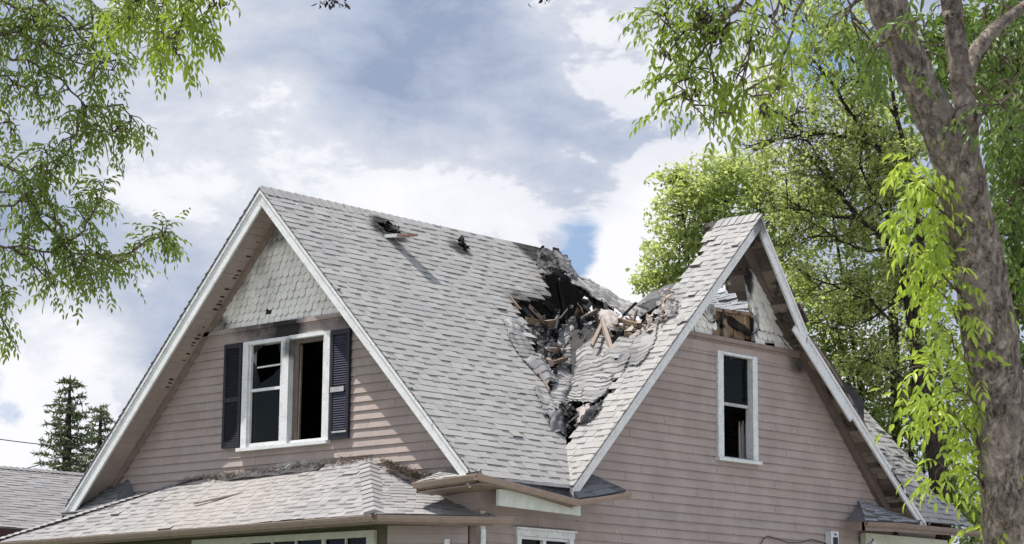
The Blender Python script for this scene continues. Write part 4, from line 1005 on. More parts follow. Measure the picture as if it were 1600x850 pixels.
# far right return and eave
G0 = hit(1350, 818, 0, -19.86); G1 = hit(1402, 819, 0, -19.86); G2 = hit(1450, 833, 0, -19.86); zz_ = 4.10
G0, G1, G2 = Vector((-19.86, G0.y, 4.08)), Vector((-19.86, G1.y, 4.11)), Vector((-19.84, YB+.2, 4.13))
mb = MB(); mb.prism([G0, G1, G1+Vector((0, 0, -.13)), G0+Vector((0, 0, -.13))], (-.04, 0, 0)); mb.prism([G1, G2, G2+Vector((0, 0, -.11)), G1+Vector((0, 0, -.13))], (-.04, 0, 0))
mb.prism([G0, G0+Vector((-.35, 0, 0)), G0+Vector((-.35, 0, -.13)), G0+Vector((0, 0, -.13))], (0, .03, 0)); ev2 = mb.build('eave_fascia', 'trim', H)
mb = MB(); trough(mb, [G0+Vector((.003, 0, .0)), G1+Vector((.003, 0, .0)), G2+Vector((.003, 0, -.02))], [(1, 0, 0), (1, 0, 0)], .08, .07); mb.build('gutter', 'trim', H)
mb = MB(); mb.prism([(XR+.16, 30.25, 3.96), (XR+.16, YB-.3, 3.96), (XR+.16, YB-.3, 3.78), (XR+.16, 30.25, 3.78)], (-.1, 0, 0)); mb.build('frieze_beam', 'cream', H)
pk = V(1380, 782); pk = Vector((XR+.05, 30.3, 4.46))
pent('return_roof', (G0+Vector((.02, 0, .02)), Vector((-19.9, 31.3, 4.16)), Vector((XR+.05, 30.7, 4.42)), Vector((XR+.04, 30.25, 4.47))), 0, 'slate')
mb = MB(); mb.prism([G0+Vector((.01, 0, .02)), G0+Vector((-.36, 0, .02)), pk], (0, .012, .01)); mb.build('return_roof', 'oldshingle', H)
# left return (behind the porch roof)
L0, L1 = Vector((-28.68, 21.0, 4.06)), Vector((-27.55, 21.0, 4.06))
mb = MB(); mb.prism([L0, L1, L1+Vector((0, 0, -.13)), L0+Vector((0, 0, -.13))], (0, .04, 0)); mb.prism([L0, L0+Vector((0, 3, 0)), L0+Vector((0, 3, -.13)), L0+Vector((0, 0, -.13))], (.04, .0, 0)); mb.build('eave_fascia', 'trim', H)
pent('return_roof', (L0+Vector((0, -.02, .02)), L1+Vector((.1, -.02, .02)), Vector((-27.75, YL-.03, 4.58)), Vector((-28.05, YL-.03, 4.50))), 0, 'oldshingle')
mb = MB(); mb.prism([L1+Vector((.1, -.02, .02)), Vector((-27.4, YL-.02, 4.1)), Vector((-27.75, YL-.03, 4.58))], (.02, 0, .015)); mb.build('return_roof', 'oldshingle', H)

# ---------------------------------------------------------------- porch bay with hip roof
PG0 = Vector((-29.6, 20.43, 3.66)); PG1 = Vector((-21.17, 20.43, 3.735)); PG2 = Vector((-20.22, 21.62, 3.735))
PW0 = Vector((-26.5, YL-.03, 4.46)); PW1 = Vector((-22.45, YL-.03, 4.54)); PW2 = Vector((-20.35, YL-.03, 3.80))
def quadF(c00, c10, c11, c01, **k): return sheet(c00, c10, c11, c01, **k)
def pl(o, ud, wdir):
    ud = ud.normalized(); n_ = ud.cross(wdir).normalized(); n_ = n_ if n_.z > 0 else -n_; w_ = n_.cross(ud); w_ = w_ if w_.z > 0 else -w_
    def F(u, w, h):
        p_ = o+ud*u+w_*w; k = .02*noise.noise(Vector((u*.8, w*1.2, 3)))+.035*noise.noise(Vector((u*.35, w*.5, 8)))
        return p_+n_*(h+k)
    return F, (lambda p: ((p-o).dot(ud), (p-o).dot(w_))), ud, w_
F1, to1, _, _ = pl(PG0, PG1-PG0, PW1-PG1)
a_, b_, c_, d_ = to1(PG0), to1(PG1), to1(PW1), to1(PW0); mid = ((a_[0]+b_[0])/2, .5)
hp1 = [half(b_, c_, mid), half(a_, d_, mid), half(c_, d_, mid)]
def deck(mb, F, u0, u1, w0, w1, hps):
    poly = [(u0, w0), (u1, w0), (u1, w1), (u0, w1)]
    st = .4; u = u0
    while u < u1:
        w = w0
        while w < w1:
            q = [(u, w), (min(u+st, u1), w), (min(u+st, u1), min(w+st, w1)), (u, min(w+st, w1))]
            for hp in hps:
                q = clip(q, hp)
                if len(q) < 3: break
            if len(q) >= 3: 
                n = len(q); mb.add([F(p[0], p[1], -.006) for p in q]+[F(p[0], p[1], -.03) for p in q], [tuple(range(n)), tuple(range(2*n-1, n-1, -1))]+[(i, n+i, n+(i+1) % n, (i+1) % n) for i in range(n)])
            w += st
        u += st
mb = MB(); deck(mb, F1, 0, b_[0], 0, 1.6, hp1)
F2, to2, _, _ = pl(PG1, PG2-PG1, PW1-PG1)
e_, f_, g_, h_ = to2(PG1), to2(PG2), to2(PW2), to2(PW1); m2 = (.6, .3)
hp2 = [half(e_, h_, m2), half(f_, h_, m2)]
deck(mb, F2, -1, 2.5, 0, 1.8, hp2); pr = mb.build('porch_roof', 'oldshingle', H)
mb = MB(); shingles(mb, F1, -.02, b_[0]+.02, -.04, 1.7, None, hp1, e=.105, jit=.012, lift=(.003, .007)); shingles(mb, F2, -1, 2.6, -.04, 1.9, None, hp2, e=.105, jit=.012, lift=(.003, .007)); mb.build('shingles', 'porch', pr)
# left side slope of the porch roof
mb = MB(); mb.prism([PG0, PW0, PW0+Vector((-.3, 1.0, -.5)), PG0+Vector((0, 1.6, 0))], (0, 0, .02)); mb.build('side_slope', 'porch', pr)
mb = MB()
def hipcaps(mb, p, q, n, wdt=.14):
    d = (q-p)/n; s_ = d.cross(Vector((0, 0, 1))).normalized()
    for i in range(n):
        a = p+d*i; b = a+d*1.25; l1, l2 = Vector((0, 0, .045)), Vector((0, 0, .025))
        for t_ in (1, -1):
            e = s_*t_*wdt-Vector((0, 0, .045)); mb.face([a+l1, a+e+l1, b+e+l2, b+l2])
            mb.face([a+l1, a+e+l1, a+e, a], .1)
hipcaps(mb, PG1+Vector((-.01, -.03, .0)), PW1+Vector((0, 0, .02)), 12); mb.build('hip_cap', 'porch', pr); mb = MB(); hipcaps(mb, PG0, PW0, 26, .09); mb.build('hip_cap', 'porch', pr)
mb = MB()
for i in range(1):
    F, Lu, Lw = sheet(PW0+Vector((-.1, .02, -.06)), PW1+Vector((-.2, .02, -.02)), PW1+Vector((-.2, .03, .16)), PW0+Vector((.1, .03, .10)), amp=.05, fr=2.3); sheet_mesh(mb, F, Lu, Lw, 40, 3, .01)
mb.build('peeled_flashing', mat('sooty_flashing', f_white, tint=(.45, .43, .41), dirt=1.), pr)
mb = MB()
F, Lu, Lw = sheet(PW0+Vector((-.1, -.12, -.05)), PW1+Vector((-.9, -.12, -.05)), PW1+Vector((-.9, 0, .05)), PW0+Vector((.1, 0, .05)), amp=.05, fr=1.5, seed=3); sheet_mesh(mb, F, Lu, Lw, 30, 3, .02)
mb.build('curled_felt', 'feltm', pr)
mb = MB()
mb.bar(hit(303, 787, 1, 20.88), hit(380, 770, 1, 21.1), .03, .02); mb.build('fallen_lath', 'greywood', pr)
# gutter & fascia of the porch
mb = MB(); z = Vector((0, 0, -.02))
for p, q in ((PG0, PG1), (PG1, PG2)):
    t_ = (q-p).normalized(); o_ = Vector((t_.y, -t_.x, 0)); mb.prism([p+z, q+z, q+z+Vector((0, 0, -.12)), p+z+Vector((0, 0, -.12))], o_*-.03)
pf = mb.build('porch_fascia', 'trim', H)
mb = MB(); n_ = 24; pts = [PG0+(PG1-PG0)*(i/n_)+Vector((0, 0, -.03+.008*noise.noise(Vector((i*.7, 0, 0))))) for i in range(n_+1)]
trough(mb, pts, [(0, -1, 0)]*n_, .10, .085); t_ = (PG2-PG1).normalized(); trough(mb, [PG1+Vector((0, 0, -.03)), PG2+t_*.25+Vector((0, 0, -.03))], [Vector((t_.y, -t_.x, 0))], .10, .085)
mb.build('porch_gutter', 'gutter', H)
# porch walls
yb = 20.43+.42; oo = Vector((t_.y, -t_.x, 0))
c1 = Vector((PG1.x-.22, yb, 0)); c2 = Vector((XR-.10, YL-.09, 0))
mb = MB(); mb.box((-29.2, yb, .3), (c1.x, yb+.1, 3.66)); pw = mb.build('porch_wall', 'olive', H)
mb = MB()
dd = (c2-c1); L_ = dd.length; dn = dd.normalized(); on = Vector((dn.y, -dn.x, 0))
for k in range(28):
    z0 = 3.62-.125*(k+1); a_ = c1+on*.024; mb.prism([c1+on*.024+Vector((0, 0, z0)), c2+on*.024+Vector((0, 0, z0)), c2+on*.006+Vector((0, 0, z0+.124)), c1+on*.006+Vector((0, 0, z0+.124))], on*-.03)
mb.build('bay_side_wall', 'siding', H)
mb = MB(); mb.prism([PG0+Vector((0, .02, -.13)), PG1+Vector((0, .02, -.13)), PG2+Vector((-.02, 0, -.13)), c2+Vector((-.3, .0, 3.6)), c1+Vector((0, .05, 3.6)), Vector((-29.2, yb+.05, 3.53))], (0, 0, .015)); mb.build('porch_soffit', 'olive', H)
# porch window (top of it is in view)
wz = hit(585, 828, 1, yb-.04); xl = hit(330, 850, 1, yb-.04).x
mb = MB(); x1_ = hit(585, 830, 1, yb-.05).x; x0_ = hit(300, 850, 1, yb-.05).x; zt_ = wz.z
mb.box((x0_, yb-.06, zt_-.09), (x1_, yb-.001, zt_)); mb.box((x1_-.14, yb-.062, 1.6), (x1_, yb-.001, zt_-.091)); mb.box((x0_, yb-.062, 1.6), (x0_+.1, yb-.001, zt_-.091))
xs = [hit(px, 840, 1, yb-.05).x for px in (500, 462)]
pwn = mb.build('porch_window', 'cream', H)
mb = MB()
for px, w_ in ((505, .07), (540, .025), (462, .03), (425, .03), (388, .07)):
    x_ = hit(px, 842, 1, yb-.05).x; mb.box((x_-w_/2, yb-.05, 1.6), (x_+w_/2, yb-.02, zt_-.092))
mb.build('muntin', 'cream', pwn)
mb = MB(); mb.box((x0_+.1, yb-.015, 1.6), (x1_-.14, yb-.008, zt_-.09)); mb.build('pane', 'glass', pwn)
mb = MB(); mb.box((x0_+.1, yb-.007, 1.6), (x1_-.14, yb-.003, zt_-.09)); mb.build('window_backing', 'inside', pwn)
# corner boards + downpipe stubs
mb = MB(); mb.box((XR-.10, YL-.065, .4), (XR+.06, YL-.0345, 3.80)); mb.build('corner_board', 'trim', H); mb = MB(); mb.box((XR+.0345, YL-.02, .4), (XR+.06, YL+.07, 3.79)); mb.build('corner_board', 'white', H)
mb = MB(); a_ = hit(766, 795, 0, XR+.1); mb.tube([(XR+.09, YL+.0, 3.55), (XR+.09, YL+.0, .5)], .035, 8)
mb.build('downpipe', 'white', H)
q_ = c1+(c2-c1)*.72
mb = MB(); mb.prism([q_+on*.03+Vector((0, 0, 1.9)), q_+on*.03+dn*.07+Vector((0, 0, 1.9)), q_+on*.03+dn*.07+Vector((0, 0, 3.42)), q_+on*.03+Vector((0, 0, 3.42))], on*.03); mb.build('side_window_casing', 'white', H)
# meter box, loose cable, vent elbow on the side wall
ma, mbb = hit(1297, 830, 0, XR+.12), hit(1311, 850, 0, XR+.12)
mb = MB(); mb.box((XR+.03, ma.y, 3.45), (XR+.14, ma.y+.2, ma.z)); mt = mb.build('electric_box', 'meter', H)
mb = MB(); mb.box((XR+.141, ma.y+.05, 3.5), (XR+.155, ma.y+.16, ma.z-.09)); mb.box((XR+.141, ma.y+.09, ma.z-.06), (XR+.15, ma.y+.13, ma.z-.03)); mb.build('dark_cover', 'shutter', mt)
mb = MB(); mb.tube([hit(x_, y_, 0, XR+.05) for x_, y_ in ((1188, 852), (1193, 842), (1200, 838), (1215, 842), (1232, 848), (1250, 848), (1268, 843), (1284, 847), (1297, 852))], .008, 6); mb.build('loose_cable', 'wire', H)
mb = MB(); c = hit(1357, 850, 0, XR+.15); mb.tube([c+Vector((0, .0, -.4)), c+Vector((0, 0, .0)), c+Vector((0, .1, .05)), c+Vector((0, .2, -.04))], .05, 10); mb.build('white_elbow_pipe', 'white', H, True)
# nail heads and paint flecks on the walls
mb = MB()
for x_, y_, s_ in ((667, 696, 2.), (638, 600, 1.6), (1193, 658, 2.2), (1238, 674, 2.2), (1026, 830, 2.), (995, 692, 1.6), (960, 831, 1.8), (1111, 764, 1.6), (555, 506, 1.6), (1140, 560, 1.)):
    c = W(x_, y_) if x_ < 700 else V(x_, y_); r_ = s_/K*29
    d_ = Vector((0, -.028, 0)) if x_ < 700 else Vector((.028, 0, 0)); mb.box(c+d_-Vector((r_/2,)*3), c+d_+Vector((r_/2,)*3))
tag(mb.build('paint_fleck', 'white', H), kind='stuff')

# straw/twig litter on the porch roof
mb = MB()
def litter(p, q, n, w, zoff=.05):
    for i in range(n):
        c = p+(q-p)*R()+Vector((U(-w, w), U(-w, w), zoff+U(-.02, .06))); d = Vector((U(-1, 1), U(-1, 1), U(-.5, .5)))*U(.03, .11)
        mb.bar(c-d, c+d, .006, .006)
litter(hit(602, 725, 1, YL-.06), hit(668, 752, 1, YL-.1), 420, .05, .0)
litter(hit(290, 755, 1, YL-.06), hit(420, 742, 1, YL-.06), 160, .04, .02); litter(hit(420, 740, 1, YL-.06), hit(580, 720, 1, YL-.06), 120, .03, .03)
tag(mb.build('twig_litter', 'straw'), 'dark dry twigs and burnt straw caught where the low porch roof meets the gable wall', 'debris', kind='stuff')

# ================================================================== neighbour house
def neighbour():
    x_r = None
    D = 46; a0 = at(-60, 729, D)   # ridge near end
    n_ = Vector((MM*.45, 0, 1)).normalized()
    xr, zr = at(60, 735, D).x, at(60, 735, D).z
    nh = thing('neighbour_house', (xr, at(60, 735, D).y, 0), 'low neighbouring house with plain grey shingle roof and dark maroon eave at far left', 'house')
    e1 = hitp(10, 824, Vector((xr, 0, zr)), n_)
    xe, ze = e1.x, e1.z; y0, y1 = at(-200, 728, D).y-2, at(140, 739, D).y+4
    sl = Vector((xe-xr, 0, ze-zr)); Ls = sl.length; Fn = planar(Vector((xe, y0, ze)), Vector((0, 1, 0)), -sl.normalized())
    mb = MB(); mb.prism([(xr, y0, zr), (xe, y0, ze), (xe, y0, ze-.15), (xr, y0, zr-.15)], (0, y1-y0, 0)); mb.prism([(xr, y0, zr), (2*xr-xe, y0, ze), (2*xr-xe, y0, ze-.15), (xr, y0, zr-.15)], (0, y1-y0, 0)); rf = mb.build('roof', 'nroof', nh)
    mb = MB(); shingles(mb, Fn, 0, y1-y0, 0, Ls, e=.14, wid=(.2, .5)); mb.build('shingles', 'nroof', rf)
    mb = MB(); mb.box((xe-.01, y0, ze-.42), (xe+.03, y1, ze-.02)); mb.build('fascia', 'maroon', nh)
    mb = MB(); mb.box((2*xr-xe+.5, y0+.5, 0), (xe-.5, y1-.5, ze-.16)); w_ = mb.build('wall', 'maroon', nh)
    mb = MB(); ridge_caps(mb, (xr, y0, zr+.01), (xr, y1, zr+.01), 60, side=Vector((1, 0, 0)), droop=.45); mb.build('ridge_cap', 'nroof', rf)
neighbour()
# overhead wires
for i, (p, q, lab) in enumerate((((-80, 674), (190, 703), 'upper thin service wire crossing the sky behind the spruces'), ((-60, 752), (100, 713), 'lower thin service wire rising towards the spruces above the neighbour roof'))):
    mb = MB(); D0, D1 = (50, 60); a_, b_ = at(*p, D0), at(*q, D1)
    mb.tube([a_+(b_-a_)*t/10-Vector((0, 0, .25*4*(t/10)*(1-t/10)*.3)) for t in range(11)], .012, 5); tag(mb.build('overhead_wire', 'wire'), lab, 'wire')

# ================================================================== trees
def leaflet(mb, p, d, n, L, w, r):
    s_ = d.cross(n)
    if s_.length < 1e-4: return
    s_.normalize(); nn = s_.cross(d).normalized()
    i = len(mb.v)
    fold = nn*w*.25; k_ = U(.04, .22)
    for f, ww in ((.0, .0), (.22, .38), (.5, .5), (.78, .30)):
        c = p+d*L*f-nn*(k_*L*f*f)
        mb.v += [tuple(c)] if f == 0 else [tuple(c+s_*w*ww+fold*ww*2), tuple(c), tuple(c-s_*w*ww+fold*ww*2)]
    mb.v.append(tuple(p+d*L-nn*(k_*L)))
    mb.f += [(i, i+1, i+2), (i, i+2, i+3), (i+1, i+4, i+5, i+2), (i+2, i+5, i+6, i+3), (i+4, i+7, i+8, i+5), (i+5, i+8, i+9, i+6), (i+7, i+10, i+8), (i+8, i+10, i+9)]; mb.r += [r]*8
def rv3(k=1.):
    v = Vector((random.gauss(0, 1), random.gauss(0, 1), random.gauss(0, 1))); return v.normalized()*k
def compound(mb, p, d, L=.25, l=.09, w=.032, pairs=3, droop=.5, tw=None):
    """pinnate leaf hanging from p, rachis direction d"""
    d = d.normalized(); n = Vector((0, 0, 1))+rv3(.35); s_ = d.cross(n).normalized(); n = s_.cross(d).normalized(); r = R()
    q = p; dirn = d.copy(); st = L/(pairs+1); pts = [p]
    for k in range(pairs+1):
        dirn = (dirn+Vector((0, 0, -droop*.35))).normalized(); q = q+dirn*st; pts.append(q)
        ll = l*U(.8, 1.1)*(1-.12*abs(k-1.5))
        if k < pairs:
            for sg in (1, -1):
                dd = (dirn*.55+s_*sg*.8+Vector((0, 0, -droop*U(.3, 1.2)))+rv3(.15)).normalized()
                leaflet(mb, q, dd, n+rv3(.35), ll, w*U(.85, 1.1), min(1, max(0, r+U(-.2, .2))))
        else: leaflet(mb, q, (dirn+Vector((0, 0, -droop*.5))).normalized(), n, ll*1.1, w, r)
    if tw is not None: tw.tube(pts, .0022, 3, .3)
def spray(lf, tw, pts, r0_, n, size, spread=.35, droop=.6, leafk={}, rr=1., up=.2):
    """limb along pts (world), n side twigs with compound leaves"""
    pts = [Vector(p) for p in pts]; m = len(pts)
    # smooth
    P_ = []
    for i in range(m-1):
        for k in range(4): 
            t_ = k/4; P_.append(pts[i].lerp(pts[i+1], t_)+rv3(.012))
    P_.append(pts[-1])
    tw.tube(P_, [r0_*(1-.85*i/(len(P_)-1)) for i in range(len(P_))], 6)
    for i in range(n):
        t_ = (R()**.8)*(len(P_)-1); k = min(int(t_), len(P_)-2); p = P_[k].lerp(P_[k+1], t_-k); d = (P_[k+1]-P_[k]).normalized()
        sd = (rv3()+d*.5+Vector((0, 0, up))).normalized(); L = spread*U(.3, 1.)
        e = p+sd*L*.6; e2 = e+(sd+Vector((0, 0, -droop))).normalized()*L*.5
        tw.tube([p, e, e2], [.006*rr, .004*rr, .002*rr], 4)
        nl = random.randint(2, 4)
        for j in range(nl):
            f = (j+1)/nl; c = p.lerp(e, min(1, f*2)) if f < .5 else e.lerp(e2, f*2-1)
            dd = (rv3(.9)+sd*.6+Vector((0, 0, -.15))).normalized()
            compound(lf, c, dd, size*2.6*U(.7, 1.1), size*.9, size*.27, random.choice((2, 3, 3)), droop, None)
def pxs(lst, D, dz=0.): return [at(x, y, D+i*dz) for i, (x, y) in enumerate(lst)]

# ---- large ash tree in the right foreground
D = 9.6
def trunk_tube(mb, lst, seg=40):
    C_ = []
    for i in range(len(lst)-1):
        for k in range(7):
            t_ = k/7; a, b = lst[i], lst[i+1]; C_.append([a[j]+(b[j]-a[j])*t_ for j in range(4)])
    C_.append(lst[-1])
    mb.tube([at(c[0], c[1], c[3]) for c in C_], [c[2]*.96/2/K*c[3]*(1+.05*noise.noise(Vector((i*.3, 0, c[0])))) for i, c in enumerate(C_)], seg, .5, rough=.13)
base = at(1590, 900, D); AT = thing('ash_tree', (base.x+.05, base.y+.05, 0), 'big forked ash tree with rough grey brown trunk at right, nearest to the viewer', 'tree')
mb = MB()
bx0 = Vector((base.x+.05, base.y+.05, 0))
def px_of(p):
    q = p-CAM; d = q.dot(cf); return 800+K*q.dot(cr)/d, 425-K*q.dot(cu)/d, d
lowx, lowy, lowD = px_of(bx0)
trunk_tube(mb, [(lowx, lowy, 150, D), (1600, 1150, 115, D), (1592, 900, 96, D), (1573, 750, 92, D), (1558, 600, 88, D), (1540, 480, 90, D), (1522, 380, 84, D), (1506, 300, 80, D), (1492, 240, 80, D), (1478, 205, 74, D)])
trunk_tube(mb, [(1490, 250, 66, D), (1465, 195, 64, D), (1440, 140, 62, D), (1414, 80, 63, D), (1382, 0, 64, D), (1345, -90, 58, D), (1300, -220, 50, D+.1), (1260, -400, 40, D+.3)])
trunk_tube(mb, [(1503, 260, 50, D), (1513, 200, 36, D), (1504, 140, 38, D+.02), (1496, 80, 35, D+.05), (1486, 0, 32, D+.1), (1470, -120, 28, D+.2), (1465, -300, 22, D+.4)])
trunk_tube(mb, [(1506, 130, 20, D+.08), (1525, 80, 24, D+.2), (1548, 50, 22, D+.3), (1580, 25, 18, D+.5), (1640, -20, 16, D+.8), (1760, -120, 12, D+1)], 16)
for x_, y_, s_ in ((1438, 122, 9), (1483, 25, 8), (1515, 185, 14), (1482, 213, 13), (1560, 640, 12)):
    c = at(x_, y_, D-.11 if s_ > 9 else D-.10); rr = s_/K*D
    mb.tube([c+cf*.05, c, c-cf*.02, c+cf*.02], [rr*1.5, rr*1.15, rr*.75, rr*.3], 14, .2, rough=.2)
tr = mb.build('trunk', 'bark', AT, True)
lf, tw = MB(), MB(); random.seed(21)
# branch over the roof, upper middle right
Dc = 11.5
spray(lf, tw, [at(1330, -130, 10.4), at(1200, -60, 11), at(1150, 20, 11.3), at(1100, 40, Dc), at(1045, 55, Dc+.2)], .02, 24, .07, .32, .7)
spray(lf, tw, pxs([(1150, 10), (1110, 60), (1112, 120), (1120, 185)], Dc), .009, 18, .072, .24, .8)
spray(lf, tw, pxs([(1110, 60), (1075, 110), (1070, 150), (1085, 165)], Dc), .007, 16, .058, .22, .8)
spray(lf, tw, pxs([(1190, -20), (1170, 80), (1160, 140), (1190, 160)], Dc), .008, 14, .072, .24, .8)
spray(lf, tw, pxs([(1290, -80), (1245, 20), (1230, 80), (1210, 130), (1215, 150)], Dc+.3), .010, 9, .066, .25, .8)
spray(lf, tw, pxs([(1120, -30), (1060, 0), (1035, 30)], Dc), .008, 18, .055, .22, .7)
spray(lf, tw, pxs([(1360, -20), (1300, 30), (1280, 60)], Dc-.5), .009, 5, .066, .25, .8)
spray(lf, tw, pxs([(1250, -60), (1210, 20), (1195, 60)], Dc+.6), .01, 8, .066, .28, .8)
fo = lf.build('crown', 'leafF', AT); random.seed(22)
# bright leaves on low shoots left of the trunk
lf = MB(); Db = 9.1
for ch, n_ in (([(1500, 330), (1450, 290), (1420, 275)], 14), ([(1495, 400), (1450, 340), (1415, 330)], 18), ([(1500, 460), (1450, 400), (1420, 385)], 18), ([(1520, 540), (1470, 460), (1445, 430)], 20), ([(1525, 600), (1480, 520), (1445, 495)], 16),
               ([(1530, 640), (1480, 590), (1430, 570)], 18), ([(1540, 720), (1500, 650), (1440, 640)], 18), ([(1545, 770), (1500, 720), (1460, 735)], 18), ([(1600, 870), (1570, 800), (1530, 745)], 12),
               ([(1620, 900), (1590, 840), (1530, 830)], 14), ([(1480, 350), (1445, 300), (1430, 255)], 10)):
    spray(lf, tw, [at(x_+2, y_, Db+.45+.03*i_) for i_, (x_, y_) in enumerate(ch)], .006, int(n_*.5), .068, .11, .9, rr=.6)
lf.build('low_shoots', 'leafG', AT)
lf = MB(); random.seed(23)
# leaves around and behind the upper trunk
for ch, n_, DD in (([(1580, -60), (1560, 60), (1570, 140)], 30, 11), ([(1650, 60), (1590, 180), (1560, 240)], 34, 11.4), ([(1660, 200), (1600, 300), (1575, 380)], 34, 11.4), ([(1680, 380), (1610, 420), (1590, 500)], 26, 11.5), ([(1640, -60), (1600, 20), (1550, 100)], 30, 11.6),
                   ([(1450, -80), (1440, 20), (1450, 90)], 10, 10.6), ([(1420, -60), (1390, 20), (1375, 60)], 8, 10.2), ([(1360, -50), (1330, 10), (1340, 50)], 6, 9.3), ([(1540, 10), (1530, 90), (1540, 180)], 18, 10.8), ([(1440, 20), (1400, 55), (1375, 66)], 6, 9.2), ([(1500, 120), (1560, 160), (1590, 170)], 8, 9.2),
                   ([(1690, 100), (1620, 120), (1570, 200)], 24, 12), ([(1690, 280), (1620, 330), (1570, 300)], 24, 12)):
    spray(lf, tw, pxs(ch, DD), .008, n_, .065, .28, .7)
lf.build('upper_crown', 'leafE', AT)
tw.build('twigs', 'twig', AT)
sd = MB(); random.seed(5)
for cx_, cy_, n_, s_ in ((1098, 30, 90, 14), (1110, 12, 60, 16), (1180, 60, 50, 12), (1040, 82, 14, 5), (1195, 170, 16, 7), (1085, 140, 20, 8), (1120, 50, 50, 12), (520, 4, 26, 9), (1055, 60, 16, 6), (1225, 20, 30, 14)):
    if cx_ < 600: continue
    for i in range(n_):
        c = at(cx_+random.gauss(0, s_), cy_+random.gauss(0, s_*.8), Dc+U(-.1, .1)); leaflet(sd, c, (Vector((0, 0, -1))+rv3(.8)).normalized(), rv3(), U(.02, .045), .014, R())
tag(sd.build('seed_clusters', 'seed', AT), kind='stuff')

# ---- tree reaching in from the left
lt0 = at(-420, 900, 15); LT = thing('left_tree', (lt0.x, lt0.y, 0), 'ash tree outside the left edge whose leafy branches hang into the upper left sky', 'tree')
mb = MB(); mb.tube([(lt0.x, lt0.y, 0), at(-430, 700, 15), at(-420, 300, 15), at(-400, -150, 15)], [.25, .22, .19, .15], 20, .5, rough=.1)
for a_, b_, c_ in (((-410, 100), (-200, 60), (-20, 60)), ((-415, 350), (-200, 330), (-20, 370)), ((-405, 0), (-150, -100), (100, -60)), ((-420, 480), (-200, 440), (-30, 480))):
    mb.tube([at(*a_, 15), at(*b_, 15), at(*c_, 15)], [.09, .06, .025], 10, .5)
mb.build('trunk', 'bark', LT, True)
lf, tw = MB(), MB(); random.seed(31); Dl = 15
LS = [([(-60, 40), (40, 40), (110, 45), (190, 40)], 60, .34), ([(-60, 0), (60, -10), (180, 0), (260, 10)], 50, .34), ([(-40, 80), (40, 95), (90, 120), (130, 160), (165, 210), (200, 195)], 62, .27), ([(-50, 110), (10, 120), (60, 150)], 34, .27),
      ([(40, -20), (100, 30), (150, 80), (160, 100)], 24, .3), ([(-40, 60), (30, 50), (70, 80)], 30, .3), ([(130, 160), (120, 200), (105, 240), (60, 262)], 34, .22), ([(-40, 160), (10, 175), (25, 215)], 16, .2), ([(-40, 220), (0, 260), (40, 270), (80, 240)], 30, .24),
      ([(-60, 330), (20, 320), (60, 290), (100, 250)], 40, .25), ([(-60, 370), (10, 385), (80, 395), (140, 400), (190, 410)], 60, .25), ([(80, 395), (130, 360), (150, 320), (165, 290)], 40, .22), ([(150, 405), (200, 395), (235, 375), (265, 368)], 34, .2),
      ([(20, 385), (60, 420), (90, 450)], 20, .2), ([(130, 400), (140, 430), (150, 455)], 16, .18), ([(-50, 470), (0, 490), (15, 530)], 22, .2), ([(-50, 420), (-10, 430), (10, 470)], 18, .2), ([(-40, 300), (30, 300), (60, 330), (100, 350)], 40, .25),
      ([(200, -30), (250, 10), (240, 70), (250, 80)], 26, .25), ([(60, 60), (120, 100), (180, 110)], 34, .28), ([(0, 0), (60, 30), (100, 80)], 36, .3), ([(140, 165), (190, 165), (215, 200)], 12, .16), ([(60, 340), (110, 390), (120, 440)], 20, .2)]
for ch, n_, sp in LS: spray(lf, tw, pxs(ch, Dl), .011, int(n_*.62), .062, sp*.85, .75)
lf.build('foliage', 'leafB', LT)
lf = MB(); Dn = 12
for ch, n_, sp in (([(200, -40), (250, -10), (290, 10), (330, 20)], 26, .22), ([(320, -10), (300, 40), (285, 70), (250, 78)], 24, .22), ([(260, -20), (220, 20), (190, 25)], 14, .2), ([(330, -30), (345, 20), (330, 50)], 12, .2), ([(270, 70), (285, 90), (290, 100)], 5, .12), ([(230, 10), (215, 40), (200, 60)], 12, .2)):
    spray(lf, tw, [at(x_-12, y_-14, Dn) for x_, y_ in ch], .011, int(n_*.7), .066, sp*.7, .8)
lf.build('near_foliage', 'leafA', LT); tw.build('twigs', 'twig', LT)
sd = MB(); random.seed(6)
for cx_, cy_, n_, s_ in ((515, 2, 26, 9), (540, 6, 8, 4), (345, 2, 16, 7), (855, 0, 6, 8)):
    for i in range(n_): leaflet(sd, at(cx_+random.gauss(0, s_), cy_+random.gauss(0, s_*.4), Dn), (Vector((0, 0, -1))+rv3(.8)).normalized(), rv3(), U(.02, .045), .014, R())
for cx_ in (515, 540, 855): sd.tube([at(cx_, 2, Dn), at(cx_-8, -30, Dn), at(cx_-30, -90, Dn+.2)], .006, 4, .3)
tag(sd.build('seed_clusters', 'seed', LT), kind='stuff')

